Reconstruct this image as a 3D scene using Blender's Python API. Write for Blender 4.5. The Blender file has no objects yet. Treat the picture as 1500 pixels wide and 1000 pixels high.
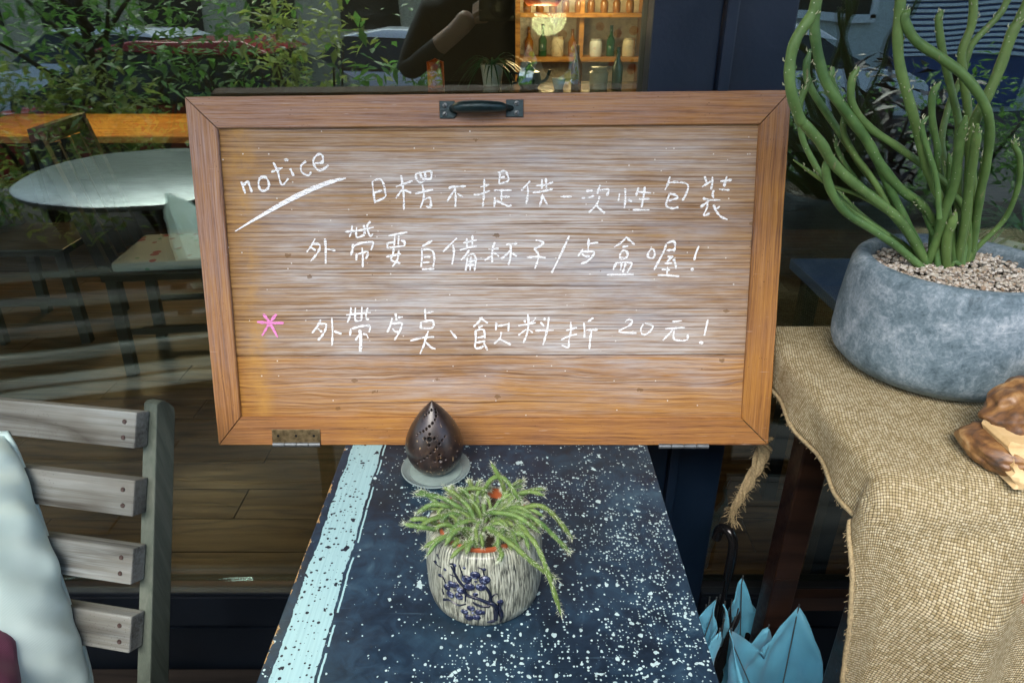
import bpy, bmesh, math, random
from mathutils import Vector, Matrix, noise
from mathutils.bvhtree import BVHTree
R = math.radians
rnd = random.Random(7)
scene = bpy.context.scene
COL = scene.collection
# ------------------------------------------------------------------ camera
TH = R(26.5); FPX = 1000.0; EYE = Vector((0, 0, 1.41))
cd = bpy.data.cameras.new('camera'); cam = bpy.data.objects.new('camera', cd); COL.objects.link(cam)
cam.location = EYE; cam.rotation_euler = (math.pi/2 - TH, 0, 0)
cd.sensor_width = 36; cd.lens = 24.0; cd.clip_start = 0.02; cd.clip_end = 500
scene.camera = cam
# ------------------------------------------------------------------ sky, sun, exposure
SUN_EL, SUN_ROT = R(56), R(200)
w = bpy.data.worlds.new('World'); scene.world = w; w.use_nodes = True
wn = w.node_tree; bg = wn.nodes['Background']
sk = wn.nodes.new('ShaderNodeTexSky'); sk.sky_type = 'NISHITA'; sk.sun_disc = False
sk.sun_elevation = SUN_EL; sk.sun_rotation = SUN_ROT; sk.dust_density = 3.0; sk.air_density = 1.0
wn.links.new(sk.outputs[0], bg.inputs[0]); bg.inputs[1].default_value = 0.15
sl = bpy.data.lights.new('sun', 'SUN'); sl.energy = 1.5; sl.angle = R(40); sl.color = (1, .96, .9)
so = bpy.data.objects.new('sun', sl); COL.objects.link(so)
sd = Vector((math.sin(SUN_ROT)*math.cos(SUN_EL), math.cos(SUN_ROT)*math.cos(SUN_EL), math.sin(SUN_EL)))
so.rotation_euler = sd.to_track_quat('Z', 'Y').to_euler(); so.location = (0, -6, 8)
vs = scene.view_settings
vs.view_transform = 'Standard'; vs.look = 'None'; vs.gamma = 1; vs.use_curve_mapping = False
vs.exposure = 1.7
scene.cycles.max_bounces = 8; scene.cycles.transparent_max_bounces = 12
scene.cycles.use_denoising = True

# ------------------------------------------------------------------ pixel -> world
def ray(px, py):
    a = (px-750)/FPX; b = -(py-500)/FPX
    return Vector((a, math.cos(TH) + b*math.sin(TH), -math.sin(TH) + b*math.cos(TH)))
def Py(px, py, Y): d = ray(px, py); return EYE + d*(Y/d.y)
def Pz(px, py, Z): d = ray(px, py); return EYE + d*((Z-EYE.z)/d.z)
def Pd(px, py, D): return EYE + ray(px, py)*D
# ------------------------------------------------------------------ node helpers
class G:
    def __init__(s, name):
        s.mat = bpy.data.materials.new(name); s.mat.use_nodes = True
        s.nt = s.mat.node_tree; s.nt.nodes.clear()
        s.out = s.nt.nodes.new('ShaderNodeOutputMaterial')
    def put(s, sock, v):
        if v is None: return
        if isinstance(v, bpy.types.NodeSocket): s.nt.links.new(v, sock)
        else:
            if isinstance(v, (tuple, list)) and len(v) == 3 and sock.type == 'RGBA': v = (*v, 1)
            sock.default_value = v
    def n(s, t, ins=None, **pr):
        x = s.nt.nodes.new('ShaderNode'+t)
        for k, v in pr.items(): setattr(x, k, v)
        for k, v in (ins or {}).items(): s.put(x.inputs[k], v)
        return x
    def m(s, op, a, b=None, c=None, clamp=False):
        return s.n('Math', {0: a, 1: b, 2: c}, operation=op, use_clamp=clamp).outputs[0]
    def mix(s, f, a, b, bt='MIX'): return s.n('Mix', {0: f, 6: a, 7: b}, data_type='RGBA', blend_type=bt).outputs[2]
    def co(s, which='Object', rand=False):
        c = s.n('TexCoord').outputs[which]
        if rand:
            r = s.n('ObjectInfo').outputs['Random']
            o = s.n('CombineXYZ', {0: s.m('MULTIPLY', r, 37.), 1: s.m('MULTIPLY', r, 91.), 2: s.m('MULTIPLY', r, 53.)}).outputs[0]
            c = s.n('VectorMath', {0: c, 1: o}, operation='ADD').outputs[0]
        return c
    def vmul(s, v, k): return s.n('VectorMath', {0: v, 1: k}, operation='MULTIPLY').outputs[0]
    def vadd(s, v, k): return s.n('VectorMath', {0: v, 1: k}, operation='ADD').outputs[0]
    def noise(s, v, sc, det=3, ro=.5, dist=0., out=0):
        return s.n('TexNoise', {'Vector': v, 'Scale': sc, 'Detail': det, 'Roughness': ro, 'Distortion': dist}).outputs[out]
    def vor(s, v, sc, feat='F1', out='Distance', rnd_=1.):
        return s.n('TexVoronoi', {'Vector': v, 'Scale': sc, 'Randomness': rnd_}, feature=feat).outputs[out]
    def mr(s, v, a, b, c=0., d=1.):
        return s.n('MapRange', {0: v, 1: a, 2: b, 3: c, 4: d}).outputs[0]
    def ramp(s, f, stops):
        x = s.n('ValToRGB', {0: f}); e = x.color_ramp.elements
        while len(e) < len(stops): e.new(.5)
        for i, (p, c) in enumerate(stops): e[i].position = p; e[i].color = (*c, 1)
        return x.outputs[0]
    def sep(s, v): return s.n('SeparateXYZ', {0: v}).outputs
    def bump(s, h, st=.5, d=.001, nrm=None):
        return s.n('Bump', {'Strength': st, 'Distance': d, 'Height': h, 'Normal': nrm}).outputs[0]
    def bsdf(s, col, rough=.6, nrm=None, metal=0., spec=.5, **kw):
        ins = {'Base Color': col, 'Roughness': rough, 'Metallic': metal, 'Specular IOR Level': spec}
        if nrm is not None: ins['Normal'] = nrm
        for k, v in kw.items(): ins[k.replace('_', ' ')] = v
        b = s.n('BsdfPrincipled', ins)
        s.nt.links.new(b.outputs[0], s.out.inputs[0]); return s.mat

def plain(name, c, rough=.6, metal=0., var=.25, sc=20., spec=.5, bump=.15, bsc=None):
    g = G(name); co = g.co(rand=True)
    n = g.noise(co, sc, 5, .6)
    f = g.mr(n, .3, .7, 1-var, 1+var)
    c2 = g.n('VectorMath', {0: c, 3: f}, operation='SCALE').outputs[0]
    return g.bsdf(c2, g.mr(n, .3, .7, max(.03, rough-.08), min(1, rough+.08)), g.bump(g.noise(co, bsc or sc*6, 4), bump, .001), metal, spec)

def wood(name, dark, mid, light, grain=(2.2, 55, 55), rough=.6, wash=None, washamt=0., bump=.4, spec=.3, ring=14., rot=False, vert=False):
    """grain runs along local X; wash = pale residue held in the open grain"""
    g = G(name); co = g.co(rand=True)
    if rot: co = g.n('Mapping', {'Vector': co, 'Rotation': (0, 0, R(90))}).outputs[0]
    if vert: co = g.n('Mapping', {'Vector': co, 'Rotation': (0, R(90), 0)}).outputs[0]
    fine = g.noise(g.vmul(co, grain), 1.6, 6, .65, .3)
    wob = g.noise(g.vmul(co, (1.6, 7, 7)), 1., 3, .5)
    y = g.sep(co)[1]; z = g.sep(co)[2]
    t = g.m('ADD', g.m('MULTIPLY', g.m('ADD', y, z), ring*4), g.m('MULTIPLY', wob, ring*1.1))
    ringv = g.m('POWER', g.m('ABSOLUTE', g.m('SINE', t)), .6)
    f = g.m('ADD', g.m('MULTIPLY', fine, .62), g.m('MULTIPLY', ringv, .38))
    c = g.ramp(f, [(.28, dark), (.52, mid), (.75, light)])
    big = g.noise(co, 5., 3, .5)
    c = g.mix(g.mr(big, .35, .7, 0., .45), c, dark)
    if wash:
        wn_ = g.noise(g.vmul(co, (1.3, 3.2, 3.2)), 2.4, 4, .6)
        st = g.noise(g.vmul(co, (6, 230, 230)), 1., 3, .7)
        k = g.m('MULTIPLY', g.mr(wn_, .38, .66, 0., 1.), g.mr(st, .36, .62, .15, 1.))
        c = g.mix(g.m('MULTIPLY', k, washamt), c, wash)
    pit = g.vor(co, 260.); pk = g.m('MULTIPLY', g.m('LESS_THAN', pit, .16), g.m('GREATER_THAN', g.noise(co, 9., 2), .57))
    c = g.mix(g.m('MULTIPLY', pk, .7), c, dark)
    h = g.m('ADD', g.m('MULTIPLY', fine, .8), g.m('MULTIPLY', ringv, .35))
    return g.bsdf(c, g.mr(fine, .3, .7, rough+.12, rough-.1), g.bump(h, bump, .0015), 0., spec)

# ------------------------------------------------------------------ mesh helpers
class MB:
    def __init__(s): s.v = []; s.f = []; s.mi = []; s.uv = None
    def add(s, vs_, fs, mi=0):
        o = len(s.v); s.v += [tuple(v) for v in vs_]; s.f += [tuple(i+o for i in f) for f in fs]; s.mi += [mi]*len(fs); return s
    def box(s, c, d, M=None, mi=0, taper=None):
        cx, cy, cz = c; a, b, h = d[0]/2, d[1]/2, d[2]/2
        vs_ = [Vector((cx+x*a, cy+y*b, cz+z*h)) for x in (-1, 1) for y in (-1, 1) for z in (-1, 1)]
        if M: vs_ = [M @ v for v in vs_]
        return s.add(vs_, [(0, 1, 3, 2), (4, 6, 7, 5), (0, 4, 5, 1), (2, 3, 7, 6), (0, 2, 6, 4), (1, 5, 7, 3)], mi)
    def hexa(s, p, mi=0):   # 8 points: bottom loop 4, top loop 4
        return s.add(p, [(3, 2, 1, 0), (4, 5, 6, 7), (0, 1, 5, 4), (1, 2, 6, 5), (2, 3, 7, 6), (3, 0, 4, 7)], mi)
    def beam(s, a, b, wd, th, up=(0, 0, 1), mi=0):
        a = Vector(a); b = Vector(b); t = (b-a).normalized(); u = Vector(up)
        x = t.cross(u).normalized() if abs(t.dot(u)) < .999 else Vector((1, 0, 0)); y = x.cross(t).normalized()
        q = [a+x*i*wd/2+y*j*th/2 for i, j in ((-1, -1), (1, -1), (1, 1), (-1, 1))]
        r = [v+(b-a) for v in q]
        return s.hexa(q+r, mi)
    def tube(s, pts, rad, n=8, cap=True, mi=0, squash=None):
        pts = [Vector(p) for p in pts]; N = len(pts)
        if not hasattr(rad, '__len__'): rad = [rad]*N
        ref = Vector((0, 0, 1)); vs_ = []
        t0 = (pts[1]-pts[0]).normalized()
        if abs(t0.dot(ref)) > .9: ref = Vector((1, 0, 0))
        x = t0.cross(ref).normalized()
        for i, p in enumerate(pts):
            t = (pts[min(i+1, N-1)]-pts[max(i-1, 0)]).normalized()
            x = (x - t*x.dot(t)).normalized(); y = t.cross(x)
            for k in range(n):
                a = 2*math.pi*k/n; vs_.append(p+(x*math.cos(a)+y*math.sin(a))*rad[i])
        fs = [(i*n+k, i*n+(k+1) % n, (i+1)*n+(k+1) % n, (i+1)*n+k) for i in range(N-1) for k in range(n)]
        if cap: fs += [tuple(range(n-1, -1, -1)), tuple((N-1)*n+k for k in range(n))]
        return s.add(vs_, fs, mi)
    def lathe(s, prof, c=(0, 0, 0), n=32, mi=0, fn=None, close=False):
        vs_ = []
        for r, z in prof:
            for k in range(n):
                a = 2*math.pi*k/n; rr = r
                if fn: rr = r*fn(a, z)
                vs_.append((c[0]+rr*math.cos(a), c[1]+rr*math.sin(a), c[2]+z))
        P = len(prof)
        fs = [(i*n+k, i*n+(k+1) % n, (i+1)*n+(k+1) % n, (i+1)*n+k) for i in range(P-1) for k in range(n)]
        if prof[0][0] > 1e-5: fs.append(tuple(range(n-1, -1, -1)))
        if prof[-1][0] > 1e-5: fs.append(tuple((P-1)*n+k for k in range(n)))
        return s.add(vs_, fs, mi)
    def ell(s, c, r, M=None, nu=10, nv=7, mi=0):
        vs_ = []; c = Vector(c)
        for j in range(nv+1):
            ph = math.pi*j/nv
            for i in range(nu):
                a = 2*math.pi*i/nu
                v = Vector((r[0]*math.sin(ph)*math.cos(a), r[1]*math.sin(ph)*math.sin(a), r[2]*math.cos(ph)))
                if M: v = M @ v
                vs_.append(c+v)
        fs = [(j*nu+i, (j+1)*nu+i, (j+1)*nu+(i+1) % nu, j*nu+(i+1) % nu) for j in range(nv) for i in range(nu)]
        return s.add(vs_, fs, mi)
    def mesh(s, name, mats, smooth=False, bevel=0.):
        me = bpy.data.meshes.new(name); me.from_pydata(s.v, [], s.f)
        for m_ in (mats if isinstance(mats, list) else [mats]): me.materials.append(m_)
        if any(s.mi): me.polygons.foreach_set('material_index', s.mi)
        me.update()
        bm = bmesh.new(); bm.from_mesh(me)
        bmesh.ops.remove_doubles(bm, verts=bm.verts, dist=1e-6)
        bmesh.ops.recalc_face_normals(bm, faces=bm.faces)
        if bevel: bmesh.ops.bevel(bm, geom=list(bm.edges), offset=bevel, segments=2, affect='EDGES', profile=.6, clamp_overlap=True)
        bm.to_mesh(me); bm.free()
        if smooth:
            me.shade_smooth()
            me.set_sharp_from_angle(angle=R(smooth if smooth > 1 else 40))
        return me
    def obj(s, name, mats, parent=None, smooth=False, bevel=0.):
        o = bpy.data.objects.new(name, s.mesh(name, mats, smooth, bevel)); COL.objects.link(o)
        if parent: o.parent = parent
        return o
def thing(name, label, cat, loc=(0, 0, 0), rot=(0, 0, 0), group=None):
    o = bpy.data.objects.new(name, None); COL.objects.link(o); o.location = loc; o.rotation_euler = rot
    o.empty_display_size = .05
    return tag(o, label, cat, group)
def tag(o, label, cat, group=None):
    o['label'] = label; o['category'] = cat
    if group: o['group'] = group
    return o
def struct(o, label=None):
    o['kind'] = 'structure'
    if label: o['label'] = label
    return o
def stuff(o): o['kind'] = 'stuff'; return o
def local(root, p):   # world -> local of an unrotated or rotated root
    return mat_of(root).inverted() @ Vector(p)
def mat_of(o):
    return Matrix.Translation(o.location) @ o.rotation_euler.to_matrix().to_4x4()
def smooth_path(pts, k=6):
    pts = [Vector(p) for p in pts]; out = []
    P = [pts[0]*2-pts[1]]+pts+[pts[-1]*2-pts[-2]]
    for i in range(1, len(P)-2):
        a, b, c, d = P[i-1:i+3]
        for j in range(k):
            t = j/k
            out.append(.5*((2*b)+(c-a)*t+(2*a-5*b+4*c-d)*t*t+(3*b-a-3*c+d)*t**3))
    out.append(pts[-1]); return out
def lerp_list(rs, n):
    out = []
    for i in range(n):
        t = i/(n-1)*(len(rs)-1); k = min(int(t), len(rs)-2); out.append(rs[k]+(rs[k+1]-rs[k])*(t-k))
    return out

# ------------------------------------------------------------------ materials
M = {}
M['navy'] = plain('navy_paint', (.004, .0115, .027), .38, var=.18, sc=6, bump=.25, bsc=140)
M['navy_dark'] = plain('dark_navy_paint', (.003, .006, .011), .45, var=.3, sc=6)
M['black'] = plain('black_gloss', (.006, .006, .007), .18, var=.1)
M['black_cloth'] = plain('black_cloth', (.008, .008, .01), .85)
M['skin'] = plain('skin', (.45, .27, .19), .5, var=.08)
M['hair'] = plain('hair', (.012, .009, .008), .45)
M['iron'] = plain('green_black_iron', (.012, .028, .03), .36, var=.4, sc=90, metal=.5, bump=.3)
M['screw'] = plain('screw_metal', (.09, .10, .10), .4, metal=.8)
M['rustscrew'] = plain('rusty_screw', (.035, .018, .014), .7, var=.5, sc=200)
M['plank'] = wood('floor_plank_wood', (.025, .012, .005), (.075, .037, .015), (.125, .068, .03), (2, 30, 30), .42, bump=.25, spec=.5)
M['darkwood'] = wood('dark_chair_wood', (.006, .004, .003), (.013, .008, .006), (.022, .014, .01), rough=.35, bump=.15, spec=.5)
M['redwood'] = wood('red_brown_table_wood', (.010, .005, .004), (.022, .010, .006), (.04, .018, .010), rough=.35, bump=.15, spec=.5)
M['honey'] = wood('honey_wood', (.25, .10, .02), (.5, .22, .045), (.62, .32, .08), rough=.5, bump=.1)
M['grey_wood'] = wood('weathered_bench_wood', (.04, .036, .028), (.115, .115, .098), (.19, .195, .175), (1.6, 75, 75), .85, bump=1., wash=(.27, .31, .31), washamt=.7, ring=5)
M['grey_wood_v'] = wood('weathered_post_wood', (.035, .045, .035), (.075, .095, .075), (.13, .15, .12), (2, 60, 60), .8, bump=.8, ring=5, vert=True)
def frame_wood(name, rot):
    g = G(name); co = g.co(); X, Y_, _ = g.sep(co)      # board coordinates: X to the right, Y up
    gc = g.n('Mapping', {'Vector': co, 'Rotation': (0, 0, R(90))}).outputs[0] if rot else co
    x, y, z = g.sep(gc)
    wob = g.noise(g.vmul(gc, (2.4, 11, 11)), 1., 4, .6, .4)
    yy = g.m('ADD', y, g.m('MULTIPLY', wob, .022))
    bands = g.noise(g.n('CombineXYZ', {0: g.m('MULTIPLY', x, 1.3), 1: g.m('MULTIPLY', yy, 150.), 2: 0.}).outputs[0], 1., 4, .65)
    fine = g.noise(g.vmul(gc, (16, 520, 1)), 1., 4, .75)
    f = g.m('ADD', g.m('MULTIPLY', bands, .6), g.m('MULTIPLY', fine, .4))
    c = g.ramp(f, [(.36, (.075, .028, .008)), (.46, (.24, .098, .024)), (.57, (.36, .165, .045)), (.72, (.47, .25, .09))])
    yel = g.mr(g.noise(co, 6., 4, .6), .42, .62)
    c = g.mix(g.m('MULTIPLY', yel, .8), c, g.mix(1., c, (1.22, 1.22, .60), 'MULTIPLY'))
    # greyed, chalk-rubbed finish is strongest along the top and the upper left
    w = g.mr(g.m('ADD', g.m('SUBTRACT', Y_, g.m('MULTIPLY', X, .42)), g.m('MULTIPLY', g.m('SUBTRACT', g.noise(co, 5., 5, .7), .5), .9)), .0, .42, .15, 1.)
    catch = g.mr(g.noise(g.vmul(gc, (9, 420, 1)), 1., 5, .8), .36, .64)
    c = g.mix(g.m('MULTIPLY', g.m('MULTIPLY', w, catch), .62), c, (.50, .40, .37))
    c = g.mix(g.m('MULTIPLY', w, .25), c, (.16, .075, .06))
    dn = g.m('MULTIPLY', g.m('LESS_THAN', g.vor(g.vmul(gc, (1, 3, 1)), 85.), .10), g.m('GREATER_THAN', g.noise(co, 13., 2), .52))
    c = g.mix(g.m('MULTIPLY', dn, .75), c, (.05, .018, .008))
    scr = g.noise(g.n('Mapping', {'Vector': co, 'Rotation': (0, 0, R(-22)), 'Scale': (24, 480, 1)}).outputs[0], 1., 2, .5)
    c = g.mix(g.mr(scr, .71, .76, 0., .55), c, (.62, .52, .44))
    return g.bsdf(c, .58, g.bump(f, .7, .0014), 0., .3)
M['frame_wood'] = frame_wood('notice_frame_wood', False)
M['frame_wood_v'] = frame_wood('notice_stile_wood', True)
def panel_wood(nm, dustk, wobk, org):
    g = G(nm); co = g.co()
    x, y, z = g.sep(co)
    wob = g.noise(g.vmul(co, (1.4, 7, 7)), 1., 4, .55)
    yy = g.m('ADD', y, g.m('MULTIPLY', g.m('SUBTRACT', wob, .5), wobk))
    lines = g.noise(g.n('CombineXYZ', {0: g.m('MULTIPLY', x, .8), 1: g.m('MULTIPLY', yy, 240.), 2: 0.}).outputs[0], 1., 5, .75)
    lines2 = g.m('POWER', g.m('ABSOLUTE', g.m('SINE', g.m('MULTIPLY', yy, 300.))), 3.)
    fine = g.noise(g.vmul(co, (14, 420, 1)), 1., 4, .7)
    f = g.m('ADD', g.m('MULTIPLY', lines, .7), g.m('MULTIPLY', fine, .3))
    c = g.ramp(f, [(.36, (.075, .03, .012)), (.46, (.23, .115, .036)), (.56, (.37, .205, .065)), (.72, (.47, .30, .12))])
    c = g.mix(g.m('MULTIPLY', lines2, .22), c, (.12, .052, .02))
    gro = g.noise(g.n('CombineXYZ', {0: g.m('MULTIPLY', x, 1.1), 1: g.m('MULTIPLY', yy, 430.), 2: 3.}).outputs[0], 1., 3, .6)
    groove = g.mr(gro, .60, .68)
    c = g.mix(g.m('MULTIPLY', groove, .7), c, (.085, .035, .012))
    big = g.noise(g.vmul(co, (2.0, 6.5, 1)), 1.5, 6, .65)
    res = g.noise(g.n('CombineXYZ', {0: g.m('MULTIPLY', x, 5.), 1: g.m('MULTIPLY', yy, 260.), 2: 7.}).outputs[0], 1., 4, .75)
    # residue is thickest in the rubbed middle, thin toward the edges of the panel
    dx = g.m('ABSOLUTE', g.m('DIVIDE', g.m('SUBTRACT', x, .48), .44)); dy = g.m('ABSOLUTE', g.m('DIVIDE', g.m('SUBTRACT', y, .28), .25))
    edge = g.m('MULTIPLY', g.m('SUBTRACT', 1., g.m('POWER', dx, 5.), clamp=True), g.m('SUBTRACT', 1., g.m('POWER', dy, 4.), clamp=True))
    dust = g.m('MULTIPLY', g.m('MULTIPLY', g.mr(big, .36, .56, .30, 1.), dustk), edge)
    catch = g.m('MULTIPLY', g.m('MULTIPLY', g.mr(fine, .35, .6, .5, 1.), g.mr(res, .38, .56, .22, 1.)), g.m('SUBTRACT', 1., g.m('MULTIPLY', groove, .75)))
    c = g.mix(org, c, g.mix(1., c, (1.22, 1.05, .62), 'MULTIPLY'))
    c = g.mix(g.m('MULTIPLY', g.m('MULTIPLY', dust, catch), 1.15, ), c, (.56, .53, .50))
    blue = g.m('MULTIPLY', g.mr(g.noise(g.vmul(co, (4, 12, 1)), 1.3, 4, .6), .5, .75), g.m('MULTIPLY', edge, .5))
    c = g.mix(blue, c, (.40, .45, .52))
    # ochre smear down the left of the panel
    oc = g.mr(g.m('ABSOLUTE', g.m('SUBTRACT', g.m('ADD', x, g.m('MULTIPLY', g.noise(g.vmul(co, (9, 3, 1)), 1., 4, .7), .07)), .108)), .002, .024, .6, 0.)
    c = g.mix(g.m('MULTIPLY', oc, g.mr(g.noise(co, 22., 4, .7), .38, .62)), c, (.52, .28, .06))
    vd = g.vor(g.vmul(co, (1, 1.6, 1)), 30.); vc = g.sep(g.vor(g.vmul(co, (1, 1.6, 1)), 30., out='Color'))[0]
    st = g.m('MULTIPLY', g.m('LESS_THAN', g.m('ADD', vd, g.m('MULTIPLY', g.noise(co, 220., 3), .35)), .33), g.m('GREATER_THAN', vc, .86))
    c = g.mix(g.m('MULTIPLY', st, .65), c, (.16, .085, .03))
    v2 = g.vor(co, 120.); c2 = g.sep(g.vor(co, 120., out='Color'))[1]
    sp = g.m('MULTIPLY', g.m('LESS_THAN', v2, .14), g.m('GREATER_THAN', c2, .93))
    c = g.mix(g.m('MULTIPLY', sp, .8), c, (.75, .73, .66))
    h = g.m('SUBTRACT', g.m('ADD', lines, g.m('MULTIPLY', fine, .5)), g.m('MULTIPLY', groove, .7))
    return g.bsdf(c, .72, g.bump(h, .7, .0015), 0., .25)
M['panel'] = panel_wood('notice_panel_wood', 1., .010, .10)
M['panel2'] = panel_wood('notice_lower_panel_wood', .62, .08, 1.)
def chalk(name, c):
    g = G(name); co = g.co()
    n = g.noise(g.vmul(co, (60, 900, 1)), 1., 3, .6)
    n2 = g.noise(co, 900., 2)
    a = g.mr(g.m('ADD', g.m('MULTIPLY', n, .6), g.m('MULTIPLY', n2, .4)), .39, .48, .12, 1.)
    d = g.n('BsdfDiffuse', {0: c}); t = g.n('BsdfTransparent')
    mx = g.n('MixShader', {0: a, 1: t.outputs[0], 2: d.outputs[0]})
    g.nt.links.new(mx.outputs[0], g.out.inputs[0]); return g.mat
M['chalk'] = chalk('white_chalk', (.93, .93, .92)); M['pink_chalk'] = chalk('pink_chalk', (.88, .30, .62))
def spat(g, co, sc, rmax, dens, warp=.0):
    if warp:
        co = g.vadd(co, g.vmul(g.n('TexNoise', {'Vector': co, 'Scale': 90., 'Detail': 2.}).outputs[1], (warp, warp, 0)))
    v = g.n('TexVoronoi', {'Vector': co, 'Scale': sc}, feature='F1', voronoi_dimensions='2D')
    r = g.sep(v.outputs['Color'])
    rad = g.m('MULTIPLY', g.m('POWER', r[0], 2.2), rmax)
    return g.m('MULTIPLY', g.m('LESS_THAN', v.outputs['Distance'], rad), g.m('LESS_THAN', r[1], dens))
def blue_top():
    g = G('spattered_blue_paint'); co = g.co(); x, y, z = g.sep(co)
    cl = g.noise(co, 9., 6, .62, .6); cl2 = g.noise(co, 34., 5, .65, 1.2)
    f = g.m('ADD', g.m('MULTIPLY', cl, .6), g.m('MULTIPLY', cl2, .4))
    base = g.ramp(f, [(.36, (.005, .011, .021)), (.48, (.009, .022, .042)), (.58, (.016, .042, .074)), (.72, (.045, .095, .135))])
    base = g.mix(g.mr(g.noise(g.vmul(co, (1, 1, 1)), 5., 2), .5, .75, 0., .35), base, (.01, .03, .03))
    # scratches / brushed streaks
    scr = g.noise(g.n('Mapping', {'Vector': co, 'Rotation': (0, 0, R(35)), 'Scale': (9, 260, 1)}).outputs[0], 1., 2, .5)
    base = g.mix(g.mr(scr, .70, .78, 0., .3), base, (.12, .2, .26))
    # pale band with ragged edges
    w1 = g.m('MULTIPLY', g.m('SUBTRACT', g.noise(g.vmul(co, (1, 26, 1)), 1., 4, .6), .5), .012)
    xe = g.m('ADD', x, w1)
    band = g.m('LESS_THAN', g.m('ABSOLUTE', g.m('ADD', xe, .240)), .0245)
    line2 = g.m('LESS_THAN', g.m('ABSOLUTE', g.m('ADD', g.m('ADD', x, g.m('MULTIPLY', w1, .5)), .2105)), .0012)
    line2 = g.m('MULTIPLY', line2, g.m('GREATER_THAN', g.noise(g.vmul(co, (1, 30, 1)), 1., 2), .42))
    white = (.30, .50, .53)
    streak = g.noise(g.vmul(co, (350, 8, 1)), 1., 3, .6)
    wc = g.mix(g.mr(streak, .4, .7, 0., .35), white, (.16, .30, .35))
    dk = g.m('MAXIMUM', spat(g, co, 75., .34, .55, .02), spat(g, co, 170., .38, .6))
    wc = g.mix(dk, wc, (.008, .014, .028))
    dens = g.mr(g.m('ADD', g.noise(co, 7., 3, .6), g.m('MULTIPLY', x, .5)), .40, .66, .06, .95)
    s = g.m('MAXIMUM', g.m('MAXIMUM', spat(g, co, 62., .27, g.m('MULTIPLY', dens, .25), .03), spat(g, co, 130., .36, g.m('MULTIPLY', dens, .5), .008)), spat(g, g.vadd(co, (3.3, 1.7, 0)), 260., .42, g.m('MULTIPLY', dens, .75)))
    c = g.mix(g.m('MULTIPLY', s, g.mr(cl2, .3, .6, .6, 1.)), base, (.46, .62, .63)); c = g.mix(line2, c, white); c = g.mix(band, c, wc)
    ed = g.m('ADD', g.m('SUBTRACT', -.2725, x), g.m('MULTIPLY', g.m('SUBTRACT', g.noise(g.vmul(co, (1, .5, 1)), 42., 5, .7), .60), .055))
    worn = g.m('GREATER_THAN', ed, 0.)
    c = g.mix(worn, c, (.35, .22, .09))
    h = g.m('ADD', g.m('MULTIPLY', s, .6), g.m('ADD', band, g.m('MULTIPLY', cl2, .5)))
    return g.bsdf(c, g.mr(cl2, .3, .7, .30, .5), g.bump(h, .35, .0006), 0., .45)
M['blue_top'] = blue_top()
def burlap():
    g = G('burlap_weave'); uv = g.n('UVMap').outputs[0]
    uv = g.n('Mapping', {'Vector': uv, 'Rotation': (0, 0, R(14))}).outputs[0]
    uv = g.vadd(uv, g.vmul(g.n('TexNoise', {'Vector': uv, 'Scale': 11., 'Detail': 2.}).outputs[1], (.009, .009, 0)))
    k = 1/.0037
    u_, v_, _ = g.sep(g.vmul(uv, (k, k, 1)))
    # two-over weave: thread visible on top alternates cell by cell
    fu, fv = g.m('FLOOR', u_), g.m('FLOOR', v_)
    par = g.m('MODULO', g.m('ABSOLUTE', g.m('ADD', fu, fv)), 2.)
    su = g.m('ABSOLUTE', g.m('SINE', g.m('MULTIPLY', u_, math.pi))); sv = g.m('ABSOLUTE', g.m('SINE', g.m('MULTIPLY', v_, math.pi)))
    hw = g.m('MULTIPLY', g.m('POWER', sv, .7), g.m('ADD', .45, g.m('MULTIPLY', su, .55)))
    hf = g.m('MULTIPLY', g.m('POWER', su, .7), g.m('ADD', .35, g.m('MULTIPLY', sv, .5)))
    h = g.n('Mix', {0: par, 2: hf, 3: hw}, data_type='FLOAT').outputs[0]
    cell = g.n('TexWhiteNoise', {'Vector': g.n('CombineXYZ', {0: fu, 1: g.m('MULTIPLY', fv, 1.)}).outputs[0]}, noise_dimensions='2D').outputs[0]
    thr = g.noise(uv, 30., 3)
    fib = g.noise(g.vmul(uv, (2600, 900, 1)), 1., 3, .6)
    b = g.m('ADD', g.m('MULTIPLY', cell, .4), g.m('ADD', g.m('MULTIPLY', fib, .45), g.m('MULTIPLY', thr, .3)))
    c = g.ramp(b, [(.25, (.30, .235, .11)), (.55, (.49, .405, .235)), (.85, (.68, .60, .40))])
    c = g.mix(g.mr(h, .14, .65, .92, 0.), c, (.07, .05, .024))
    # faint red stamp toward the front right
    x, y, z = g.sep(g.co()); ob = g.co()
    red = g.m('MULTIPLY', g.m('GREATER_THAN', g.noise(ob, 45., 2), .52), g.m('LESS_THAN', g.m('ABSOLUTE', g.m('SUBTRACT', x, .655)), .045))
    red = g.m('MULTIPLY', red, g.m('LESS_THAN', g.m('ABSOLUTE', g.m('SUBTRACT', g.m('ADD', y, g.m('MULTIPLY', z, .9)), 1.37)), .09))
    c = g.mix(g.m('MULTIPLY', red, .32), c, (.5, .08, .03))
    return g.bsdf(c, .95, g.bump(g.m('ADD', h, g.m('MULTIPLY', fib, .5)), .9, .0016), 0., .1)
M['burlap'] = burlap()
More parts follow.
